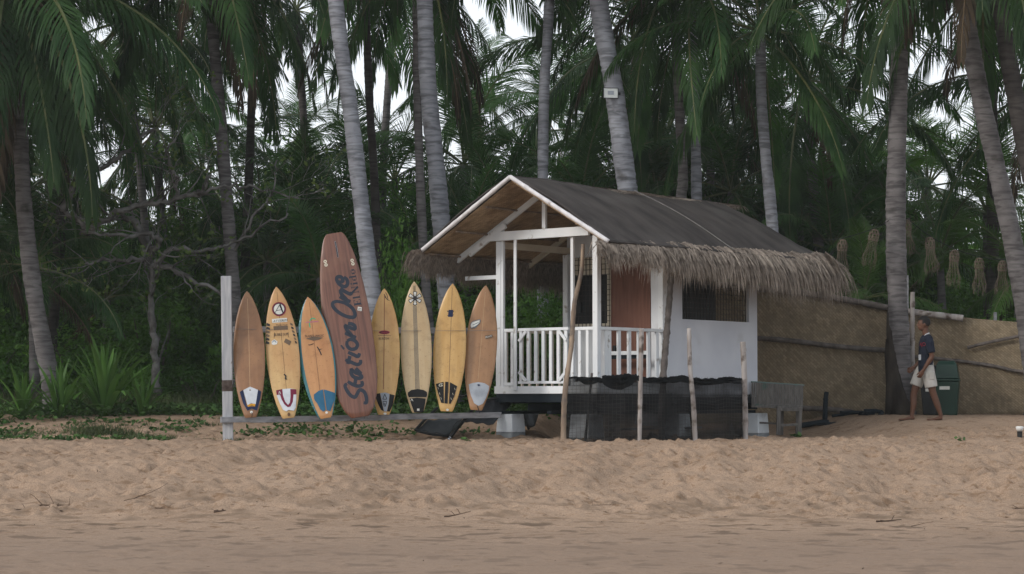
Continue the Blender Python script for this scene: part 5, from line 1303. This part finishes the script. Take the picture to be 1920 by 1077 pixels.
# ------------------------------------------------------------------ bench right of the hut
bb = P(1465, 812, 34.8); BN = empty('slatted_bench', (bb.x, bb.y, gz(bb.x, bb.y))); tag(BN, 'weathered grey slatted bench with traces of green paint right of the hut', 'bench')
bo = BN.location
BG = mat('grey_bench_wood', (.075, .07, .066), (.135, .125, .115), 5, (5, 5, .7), .9, .4, 20, c3=(.02, .10, .075), c3scale=2.5, c3lo=.60, c3hi=.72)
def bx(name, a, b_, w, t, m=BG): mb = MB(); mb.bar(P(*a) - bo, P(*b_) - bo, w, t); return mb.build(name, m, BN, bevel=.003)
for i in range(24):
    x = 1411 + i * 4.05; top = 717 + i * .25; mb = MB(); p, q = P(x, top, 34.85) - bo, P(x - .6, top + 43, 34.80) - bo; mb.bar(p, q, .031, .015, Vector((0, 1, 0))); mb.build('slat', BG, BN)
bx('top_rail', (1408, 716.5, 34.9), (1508, 723, 34.9), .035, .03, mat('greenish_rail', (.10, .16, .15), (.16, .2, .19), 6))
bx('seat_board', (1408, 762, 34.6), (1504, 766, 34.6), .10, .035); bx('seat_board', (1410, 759, 34.75), (1505, 763, 34.75), .11, .035)
for x, Y, t in ((1460, 34.5, 762), (1500, 34.5, 764), (1466, 34.9, 762), (1496, 34.9, 764)): bx('leg', (x, t, Y), (x - 1 + (x > 1480) * 0, 816, Y), .06, .06)
bx('brace', (1462, 798, 34.5), (1498, 796, 34.5), .04, .04); bx('brace', (1463, 768, 34.48), (1498, 769, 34.48), .04, .05)
bx('brace', (1410, 792, 34.9), (1462, 795, 34.7), .03, .03)
# ------------------------------------------------------------------ bins
def wheelie(label, px, Y, m, seed, w=.42, h=.92):
    x = (px - 960) / F * Y; g = gz(x, Y); r = empty('litter_bin', (x, Y, g), R(-14)); tag(r, label, 'bin', 'plastic bins by the fence')
    def loft(name, rings, mm):
        bm = bmesh.new(); R_ = []
        for (z, wx, wy, yo) in rings: R_.append([bm.verts.new((sx * wx / 2, sy * wy / 2 + yo, z)) for sx, sy in ((-1, -1), (1, -1), (1, 1), (-1, 1))])
        for a, c in zip(R_, R_[1:]):
            for i in range(4): bm.faces.new((a[i], a[(i + 1) % 4], c[(i + 1) % 4], c[i]))
        bm.faces.new(R_[0][::-1]); bm.faces.new(R_[-1]); me = bpy.data.meshes.new(name); bm.to_mesh(me); bm.free(); me.materials.append(mm)
        o = link(name, me, r); b = o.modifiers.new('b', 'BEVEL'); b.width = .018; b.segments = 3; return o
    loft('body', ((0, w * .78, .40, 0), (.62 * h, w * .98, .46, 0)), m)
    loft('rim', ((.621 * h, w * 1.04, .50, 0), (.665 * h, w * 1.04, .50, 0)), m)
    loft('hood', ((.667 * h, w * .98, .46, 0), (.93 * h, w * .80, .38, 0), (1.0 * h, w * .62, .28, .02)), m)
    mb = MB(); mb.box(-w * .28, w * .28, -.215, -.198, .70 * h, .88 * h); o = mb.build('flap', m, r, bevel=.01); o.rotation_euler = (R(-7), 0, 0)
    mb = MB(); mb.box(-w * .28, w * .12, -.226, -.2215, .47 * h, .53 * h); mb.build('paper_label', STW, r)
wheelie('dark green plastic litter bin with hooded lid behind the walking man', 1775, 36.0, mat('green_plastic', (.002, .021, .013), (.0035, .029, .018), 4, rough=.45, bump=.05, spec=.4), 1)
wheelie('near black litter bin between the man legs and the green bin', 1748, 36.15, BLACKP, 2, .40, .84)
# ------------------------------------------------------------------ path light at right edge
pl = P(1912, 808, 33.0); r = empty('path_light', (pl.x, pl.y, gz(pl.x, pl.y))); tag(r, 'small path light with white cap and black stake at the right edge', 'lamp')
mb = MB(); mb.tube([(0, 0, -.05), (0, 0, .10)], .04, 12); mb.build('stake', BLACKP, r)
mb = MB(); mb.tube([(0, 0, .101), (0, 0, .13), (0, 0, .17), (0, 0, .18)], [.035, .055, .062, .04], 14); mb.build('cap', cm('white_plastic', (.68, .68, .66)), r, smooth=True)
# ------------------------------------------------------------------ white panel on the thick palm
wp = P(1145, 175, 37.28); r = empty('small_panel', wp, R(8)); tag(r, 'small white framed panel fixed to the thick leaning palm trunk', 'panel')
mb = MB(); mb.box(-.125, .125, -.012, .012, -.085, .085); mb.build('face', cm('panel_white', (.60, .63, .62)), r, bevel=.003)
for b4 in ((-.135, .135, -.018, .014, .085, .095), (-.135, .135, -.018, .014, -.095, -.085), (-.135, -.125, -.018, .014, -.085, .085), (.125, .135, -.018, .014, -.085, .085)):
    mb = MB(); mb.box(*b4); mb.build('frame', BLACKP, r)
mb = MB(); mb.box(-.055, .055, -.016, -.0125, -.03, .04); mb.build('grey_plate', GREYP, r)
mb = MB(); mb.box(-.02, .18, .015, .30, -.03, .02); mb.build('bracket', BLACKP, r)
# ------------------------------------------------------------------ woven lanterns on cords
WICK = mat('pale_wicker', (.085, .068, .048), (.15, .122, .09), 8, rough=.8, bump=.2, rand=.12)
def lantern_mesh(seed):
    rs = random.Random(seed); cap = MB(); fr = MB(); n = 9
    prof = [(.02, 0), (.065, -.02), (.095, -.07), (.10, -.13), (.095, -.19)]
    for k in range(n):
        for tw in (1, -1):
            pts = []
            for j, (r, z) in enumerate(prof):
                a = 2 * math.pi * (k + tw * j * .35) / n; pts.append((r * math.cos(a), r * math.sin(a), z))
            cap.tube(pts, .0065, 4)
    for j in (1, 2, 3, 4):
        r, z = prof[j]; cap.tube([(r * math.cos(a), r * math.sin(a), z) for a in [2 * math.pi * i / 14 for i in range(15)]], .006, 4, cap=False)
    for k in range(15):
        a = 2 * math.pi * k / 15; r = .09; e = rs.uniform(.09, .17); pts = [(r * math.cos(a), r * math.sin(a), -.19), (r * 1.05 * math.cos(a + .1), r * 1.05 * math.sin(a + .1), -.32), ((r + e * .5) * math.cos(a + .3), (r + e * .5) * math.sin(a + .3), -.48), (e * math.cos(a + .5), e * math.sin(a + .5), -.60 + rs.uniform(-.08, .05))]
        fr.tube(pts, .0045, 4)
    return cap.mesh('woven_cap', WICK), fr.mesh('hanging_strands', WICK)
LM = [lantern_mesh(i) for i in range(3)]
lan = [(1580, 449, 36.0, 1.0, 'leftmost woven lantern, hanging by the rear corner of the thatch'), (1641, 430, 36.0, 1.02, 'woven lantern hanging just left of the fence palm trunk'), (1700, 412, 36.8, .95, 'dim woven lantern hanging just right of the fence palm trunk'),
       (1743, 445, 36.5, 1.02, 'woven lantern hanging above the walking man'), (1790, 469, 36.2, .98, 'woven lantern second to the right of the man, below the man-side one'), (1836, 484, 36.0, .95, 'woven lantern third from the right edge trunk'), (1880, 489, 35.8, .9, 'rightmost woven lantern beside the leaning edge trunk')]
tops = []
for i, (x, y, Y, s, lb) in enumerate(lan):
    p = P(x, y, Y); r = empty('woven_lantern', p); tag(r, lb, 'lantern', 'woven lanterns strung between the palms')
    tilt = (R(random.uniform(-4, 4)), R(12 if i < 2 else random.uniform(-5, 5)) * -1, random.uniform(0, 3))
    c_, f_ = LM[i % 3]; link('woven_cap', c_, r, (0, 0, 0), tilt, (s * .85, s * .85, s)); link('hanging_strands', f_, r, (0, 0, 0), tilt, (s * .8, s * .8, s)); tops.append(p)
def cord(label, pts, r=.006):
    b = pts[0]; mb = MB(); mb.tube(smooth_path([q - b for q in pts], 6), r, 5); o = mb.build('cord', BLACKP, None); o.location = b; tag(o, label, 'cord')
cord('thin dark cord carrying the lanterns left of the fence palm', [P(1530, 452, 36.2), tops[0] + Vector((0, 0, .02)), tops[1] + Vector((0, 0, .02)), P(1680, 405, 36.4)])
cord('thin dark cord carrying the lanterns right of the fence palm', [P(1685, 405, 36.5), tops[2] + Vector((0, 0, .02)), tops[3] + Vector((0, 0, .02)), tops[4] + Vector((0, 0, .02)), tops[5] + Vector((0, 0, .02)), tops[6] + Vector((0, 0, .02)), P(1925, 480, 35.6)])
# ------------------------------------------------------------------ sticks and litter on the beach
rs = random.Random(21)
STK = mat('dry_stick', (.045, .028, .02), (.11, .07, .05), 8, rough=.9, bump=.3, rand=.2)
def stick(px, py, Y, L, ang, r, label, branch=2):
    x = (px - 960) / F * Y; g = gz(x, Y); mb = MB(); d = Vector((math.cos(ang), math.sin(ang), rs.uniform(-.02, .25))); pts = [Vector((0, 0, .01))]
    for i in range(5): d = (d + Vector((rs.uniform(-.2, .2), rs.uniform(-.2, .2), rs.uniform(-.15, .15)))).normalized(); pts.append(pts[-1] + d * L / 5)
    r *= .65; mb.tube(pts, [r * (1 - .13 * i) for i in range(6)], 5)
    for k in range(branch):
        p = pts[rs.randint(1, 4)]; e = Vector((rs.uniform(-1, 1), rs.uniform(-.6, .6), rs.uniform(.1, .9))).normalized(); mb.tube([p, p + e * L * .2, p + e * L * .3 + Vector((0, 0, -.02))], [r * .6, r * .4, r * .2], 4)
    o = mb.build('dry_stick', STK, None); o.location = (x, Y, g); tag(o, label, 'stick', 'dry sticks washed up on the sand')
for q in ((120, 960, 23.9, .35, 2.4, .012, 'dry stick standing up out of the tangle at the lower left'), (60, 950, 24.2, .7, .1, .014, 'long dry twig lying in the tangle at the far lower left'), (100, 945, 24.3, .5, .4, .01, 'thin branching twig in the lower left tangle'),
          (235, 950, 24.4, .55, .35, .009, 'slim rising twig a little right of the lower left tangle'), (290, 965, 23.8, .4, -.3, .008, 'short dark twig below the slim rising one'), (20, 955, 24.0, .3, 1.0, .01, 'bent dark twig at the left picture edge'),
          (183, 905, 26, .22, 1.3, .018, 'curled dry leaf stalk on the left slope'), (833, 985, 23.2, .3, .02, .014, 'flat dark driftwood piece at the foot of the slope left of centre'), (1640, 985, 23.0, .3, .15, .018, 'forked driftwood at the foot of the slope right of centre'), (1500, 962, 24.2, .5, .1, .006, 'thin rust-coloured twig on the right slope'),
          (1395, 948, 24.7, .3, .2, .008, 'pale straight twig on the slope below the net'), (1705, 993, 22.4, .25, .05, .007, 'small twig on the packed sand at right'), (1100, 965, 24.0, .35, .4, .006, 'thin twig in the middle of the slope foot'), (660, 935, 24.9, .2, 1.2, .006, 'tiny upright twig left of centre'), (1880, 960, 24.2, .4, .3, .014, 'dark twig in the litter at the lower right edge'),
          (403, 970, 23.4, .14, .0, .028, 'dark husk lying at the foot of the slope below the rack post')): stick(*q)
def litter():
    rs = np.random.RandomState(17); n = 650
    x = rs.uniform(-6.5, 8, n); y = np.where(rs.rand(n) < .6, rs.normal(23.6, .5, n), rs.uniform(18, 34, n)); z = gbase(x, y) + gdetail(x, y) + .012
    c = np.stack([x, y, z], 1); a = rs.uniform(0, 6.28, n); L = rs.uniform(.008, .035, n)
    d = np.stack([np.cos(a), np.sin(a) * .5, rs.uniform(-.1, .3, n)], 1) * L[:, None]; w = np.stack([-np.sin(a), np.cos(a), rs.uniform(-.5, .5, n)], 1) * (L * .25)[:, None]
    V = np.stack([c - d, c - w, c + d, c + w], 1).reshape(-1, 3)
    o = link('beach_litter', npmesh('beach_litter', V, np.arange(4 * n).reshape(-1, 4), STK)); tag(o, 'scattered dry leaf and bark scraps on the sand', 'leaf litter', kind='stuff')
litter()
# ------------------------------------------------------------------ the walking man (local x forward, y left, z up)
SKIN = mat('brown_skin', (.10, .047, .029), (.125, .06, .038), 8, rough=.55, bump=.05)
def blob(name, chains, balls, m, parent, voxel, it=4):
    """closed elliptic limbs and balls fused into ONE continuous surface"""
    mb = MB(); NS = 20
    for ch in chains:
        pts = [Vector(c[0]) for c in ch]; rr = [c[1] if hasattr(c[1], '__len__') else (c[1], c[1]) for c in ch]
        per = 5 if len(pts) > 2 else 3; sp = smooth_path(pts, per); k = len(sp); rings = []; prev = None
        for i in range(k):
            u = i / per; j = min(int(u), len(pts) - 2); f = u - j
            ra = rr[j][0] * (1 - f) + rr[j + 1][0] * f; rb = rr[j][1] * (1 - f) + rr[j + 1][1] * f
            t = (sp[min(i + 1, k - 1)] - sp[max(i - 1, 0)]).normalized()
            ref = Vector((0, 1, 0)) if abs(t.y) < .8 else Vector((1, 0, 0))
            a = (ref - t * ref.dot(t)).normalized(); b_ = t.cross(a)
            rings.append([sp[i] + a * math.cos(2 * math.pi * q / NS) * rb + b_ * math.sin(2 * math.pi * q / NS) * ra for q in range(NS)])
        vs = [v for r in rings for v in r]
        fs = [(i * NS + q, i * NS + (q + 1) % NS, (i + 1) * NS + (q + 1) % NS, (i + 1) * NS + q) for i in range(k - 1) for q in range(NS)] + [tuple(range(NS))[::-1], tuple((k - 1) * NS + q for q in range(NS))]
        mb.add(vs, fs)
    me = mb.mesh(name, [m]); bm = bmesh.new(); bm.from_mesh(me)
    for (c, sc, rot) in balls:
        bmesh.ops.create_uvsphere(bm, u_segments=20, v_segments=14, radius=1, matrix=Matrix.Translation(Vector(c)) @ rot @ Matrix.Diagonal((*sc, 1)))
    bm.to_mesh(me); bm.free(); o = link(name, me, parent)
    rm = o.modifiers.new('r', 'REMESH'); rm.mode = 'VOXEL'; rm.voxel_size = voxel; sm_ = o.modifiers.new('s', 'SMOOTH'); sm_.iterations = it; sm_.factor = .5
    dg = bpy.context.evaluated_depsgraph_get(); nm = bpy.data.meshes.new_from_object(o.evaluated_get(dg)); o.modifiers.clear(); o.data = nm
    nm.materials.clear(); nm.materials.append(m); nm.polygons.foreach_set('use_smooth', [True] * len(nm.polygons)); nm.name = name
    return o
def man():
    Y = 35.0; x = (1736 - 960) / F * Y; g = gz(x, Y)
    r = empty('person', (x, Y, g - .022), math.pi); tag(r, 'man walking left in navy T-shirt, white shorts and lanyard before the woven fence', 'person')
    # facing world -x: local x forward, local y = his right = away from the camera when positive after the turn
    I = Matrix.Identity(4); Ry = lambda d: Matrix.Rotation(R(d), 4, 'Y')
    NEAR = 1      # local +y points to the camera (the root is turned by 180 degrees)
    CH = []
    CH.append([((0, 0, .84), (.10, .15)), ((0, 0, .93), (.108, .158)), ((.005, 0, 1.04), (.095, .135)), ((.0, 0, 1.16), (.105, .15)), ((-.01, 0, 1.28), (.108, .165)), ((-.012, 0, 1.36), (.085, .15)), ((-.008, 0, 1.405), (.055, .075)), ((.004, 0, 1.45), (.05, .052)), ((.018, 0, 1.54), (.05, .052))])
    CH.append([((-.01, .09, .90), .088), ((-.02, .10, .80), .085), ((-.05, .105, .64), .073), ((-.085, .105, .48), .056), ((-.11, .105, .40), .054), ((-.155, .105, .27), .052), ((-.195, .105, .15), .036), ((-.215, .105, .08), .034)])
    CH.append([((-.235, .105, .05), (.03, .032)), ((-.18, .107, .045), (.034, .036)), ((-.11, .11, .030), (.022, .044)), ((-.045, .114, .024), (.017, .045)), ((.005, .114, .022), (.015, .038)), ((.012, .114, .022), (.011, .03))])
    CH.append([((.01, -.09, .90), .088), ((.06, -.10, .80), .085), ((.125, -.10, .64), .073), ((.18, -.095, .48), .056), ((.195, -.095, .40), .054), ((.195, -.095, .27), .052), ((.215, -.095, .15), .036), ((.225, -.095, .08), .034)])
    CH.append([((.185, -.095, .05), (.03, .03)), ((.24, -.097, .05), (.036, .036)), ((.32, -.10, .032), (.024, .044)), ((.385, -.102, .024), (.017, .045)), ((.435, -.102, .022), (.015, .038)), ((.442, -.102, .022), (.011, .03))])
    def hand(wr, d, palmn, thumb):
        """palm, then five separate slightly curled fingers of unequal length"""
        wr = Vector(wr); d = Vector(d).normalized(); pn = Vector(palmn); pn = (pn - d * pn.dot(d)).normalized(); sd = d.cross(pn).normalized() * thumb
        for o_ in (-.022, -.008, .008, .022): CH.append([(wr - d * .01 + sd * o_ * .6, .016), (wr + d * .04 + sd * o_, .017), (wr + d * .085 + sd * o_ * 1.05, .0135)])
        for o_, L in ((.027, .068), (.009, .078), (-.009, .073), (-.027, .056)):
            b0 = wr + d * .078 + sd * o_; m1 = b0 + (d * .9 + pn * .3).normalized() * L * .48; m2 = m1 + (d * .5 + pn * .8).normalized() * L * .3
            CH.append([(b0, .0098), (m1, .0092), (m2, .0082), (m2 + (d * .15 + pn).normalized() * L * .25, .007)])
        CH.append([(wr + d * .025 + sd * .02, .015), (wr + d * .055 + sd * .042 + pn * .01, .0115), (wr + d * .085 + sd * .048 + pn * .026, .0095), (wr + d * .105 + sd * .042 + pn * .04, .0075)])
    CH.append([((-.01, .10, 1.36), .055), ((-.012, .165, 1.345), .058), ((-.02, .20, 1.27), .050), ((-.04, .218, 1.16), .044), ((-.05, .225, 1.06), .039), ((-.01, .225, .985), .040), ((.04, .22, .91), .033), ((.085, .21, .835), .024), ((.095, .208, .82), .023)])
    hand((.095, .208, .82), (.45, -.05, -.9), (.25, -.9, .1), -1)
    CH.append([((-.01, -.10, 1.36), .055), ((-.012, -.165, 1.345), .058), ((-.01, -.20, 1.27), .050), ((-.02, -.218, 1.16), .044), ((-.02, -.225, 1.06), .039), ((.03, -.225, .99), .040), ((.10, -.22, .94), .033), ((.16, -.21, .89), .024), ((.17, -.208, .88), .023)])
    hand((.17, -.208, .88), (.75, .05, -.65), (.3, .9, -.1), 1)
    H = Vector((.035, 0, 1.60))
    extra = [(H, (.092, .074, .100), I), (H + Vector((.025, 0, -.055)), (.066, .056, .062), Ry(-20)), (H + Vector((.052, 0, -.088)), (.030, .032, .024), I),
             (H + Vector((.092, 0, -.012)), (.013, .010, .028), Ry(-18)), (H + Vector((.102, 0, -.032)), (.016, .016, .011), I),
             (H + Vector((.086, 0, -.058)), (.012, .024, .007), I), (H + Vector((.084, 0, -.070)), (.012, .021, .007), I), (H + Vector((.080, 0, .018)), (.016, .050, .010), I),
             (H + Vector((-.002, .076, -.012)), (.018, .010, .030), Ry(10)), (H + Vector((-.002, -.076, -.012)), (.018, .010, .030), Ry(10)), (H + Vector((-.03, 0, -.06)), (.05, .05, .06), I)]
    body = blob('body', CH, extra, SKIN, r, .0055, 3)
    for sy in (-1, 1):
        bm = bmesh.new(); bmesh.ops.create_uvsphere(bm, u_segments=10, v_segments=8, radius=.009); me = bpy.data.meshes.new('eye'); bm.to_mesh(me); bm.free(); me.materials.append(cm('eye_white', (.22, .2, .18)) if sy < 0 else bpy.data.materials['eye_white']); link('eye', me, r, H + Vector((.074, sy * .033, .0)))
        bm = bmesh.new(); bmesh.ops.create_uvsphere(bm, u_segments=10, v_segments=8, radius=.0055); me = bpy.data.meshes.new('iris'); bm.to_mesh(me); bm.free(); me.materials.append(INK); link('iris', me, r, H + Vector((.079, sy * .0335, .0)))
    # hair: short black cap, thicker on top
    bm = bmesh.new(); bmesh.ops.create_uvsphere(bm, u_segments=28, v_segments=18, radius=1)
    rs = random.Random(3)
    for vv in bm.verts:
        n_ = vv.co.copy(); vv.co = Vector((n_.x * .102 - .010, n_.y * .083, n_.z * .103 + .028)) * (1 + rs.uniform(-.025, .035))
    dele = [vv for vv in bm.verts if (vv.co.x > .045 and vv.co.z < .062) or (vv.co.z < -.012 and vv.co.x > -.02) or vv.co.z < -.05]
    bmesh.ops.delete(bm, geom=dele, context='VERTS'); me = bpy.data.meshes.new('hair'); bm.to_mesh(me); bm.free(); me.materials.append(cm('black_hair', (.012, .01, .01), .7)); me.polygons.foreach_set('use_smooth', [True] * len(me.polygons)); link('hair', me, r, H)
    NAVY = mat('navy_cloth', (.007, .010, .020), (.011, .015, .028), 10, rough=.9, bump=.8, bscale=9, bdist=.03)
    WHC = mat('off_white_cloth', (.36, .35, .32), (.44, .42, .39), 8, rough=.9, bump=.8, bscale=9, bdist=.03)
    # shirt and shorts
    sv = [[((-.005, 0, .79), (.130, .184)), ((.005, 0, .93), (.124, .172)), ((.008, 0, 1.04), (.116, .158)), ((.0, 0, 1.16), (.120, .166)), ((-.01, 0, 1.28), (.122, .178)), ((-.012, 0, 1.365), (.098, .16)), ((-.01, 0, 1.415), (.066, .085))],
          [((-.01, .10, 1.355), .068), ((-.012, .168, 1.345), .072), ((-.02, .205, 1.27), .068), ((-.038, .222, 1.17), .066), ((-.045, .226, 1.12), .066)],
          [((-.01, -.10, 1.355), .068), ((-.012, -.168, 1.345), .072), ((-.01, -.205, 1.27), .068), ((-.02, -.222, 1.17), .066), ((-.02, -.226, 1.12), .066)]]
    blob('t_shirt', sv, [], NAVY, r, .008, 3)
    sv = [[((0, 0, .96), (.118, .162)), ((0, 0, .88), (.124, .172)), ((.0, 0, .80), (.11, .16))],
          [((-.01, .085, .90), .10), ((-.02, .10, .77), .108), ((-.045, .108, .64), .106), ((-.06, .110, .555), .104)],
          [((.01, -.085, .90), .10), ((.075, -.10, .77), .108), ((.125, -.105, .65), .106), ((.155, -.105, .575), .106)]]
    blob('shorts', sv, [], WHC, r, .008, 3)
    mb = MB(); mb.box(-.10, -.01, .205, .222, .66, .78); o = mb.build('cargo_pocket', WHC, r, bevel=.006); o.rotation_euler = (0, R(6), 0); o.location = (-.07, -.004, .02)
    # red lettering on the chest, lanyard, badge
    RD = cm('red_shirt_print', (.45, .02, .045))
    cu = bpy.data.curves.new('t', 'FONT'); cu.body = 'AJO'; cu.size = .085; cu.extrude = .002; ob = bpy.data.objects.new('t', cu); scene.collection.objects.link(ob); dg = bpy.context.evaluated_depsgraph_get(); me = bpy.data.meshes.new_from_object(ob.evaluated_get(dg)); bpy.data.objects.remove(ob)
    me.materials.clear(); me.materials.append(RD)
    for vv in me.vertices:
        a = vv.co.x / .17; ang = .30 + a * 1.05
        vv.co = Vector((-.008 + .128 * math.cos(ang), .178 * math.sin(ang), 1.23 + vv.co.y)) 
    link('shirt_lettering', me, r)
    LAN = cm('white_lanyard', (.5, .52, .54))
    mb = MB(); mb.tube(smooth_path([Vector(q) for q in ((-.03, .075, 1.43), (.04, .085, 1.39), (.115, .06, 1.25), (.128, .03, 1.08))], 6), .005, 5); mb.build('lanyard', NAVY, r)
    mb = MB(); mb.tube(smooth_path([Vector(q) for q in ((-.045, .07, 1.445), (.0, .082, 1.425), (.035, .086, 1.40))], 6), .011, 6); mb.build('collar_strap', LAN, r)
    mb = MB(); mb.box(.10, .135, .05, .095, 1.00, 1.09); o = mb.build('badge', LAN, r)
man()

# ------------------------------------------------------------------ thin haze volume, added to imitate lens veil and lift the dark foliage
hz = MB(); hz.box(-170, 170, -45, 250, -4.5, 26); hm = bpy.data.materials.new('haze'); hm.use_nodes = True
hn, hl = hm.node_tree.nodes, hm.node_tree.links; hn.remove(hn['Principled BSDF']); pv = hn.new('ShaderNodeVolumePrincipled')
pv.inputs['Color'].default_value = (.97, 1, .97, 1); pv.inputs['Density'].default_value = .0005; pv.inputs['Anisotropy'].default_value = .2
hl.new(pv.outputs[0], [x for x in hn if x.type == 'OUTPUT_MATERIAL'][0].inputs['Volume'])
o = hz.build('haze', hm); tag(o, 'thin pale haze between the palms, added to veil the dark foliage', 'haze', kind='stuff')
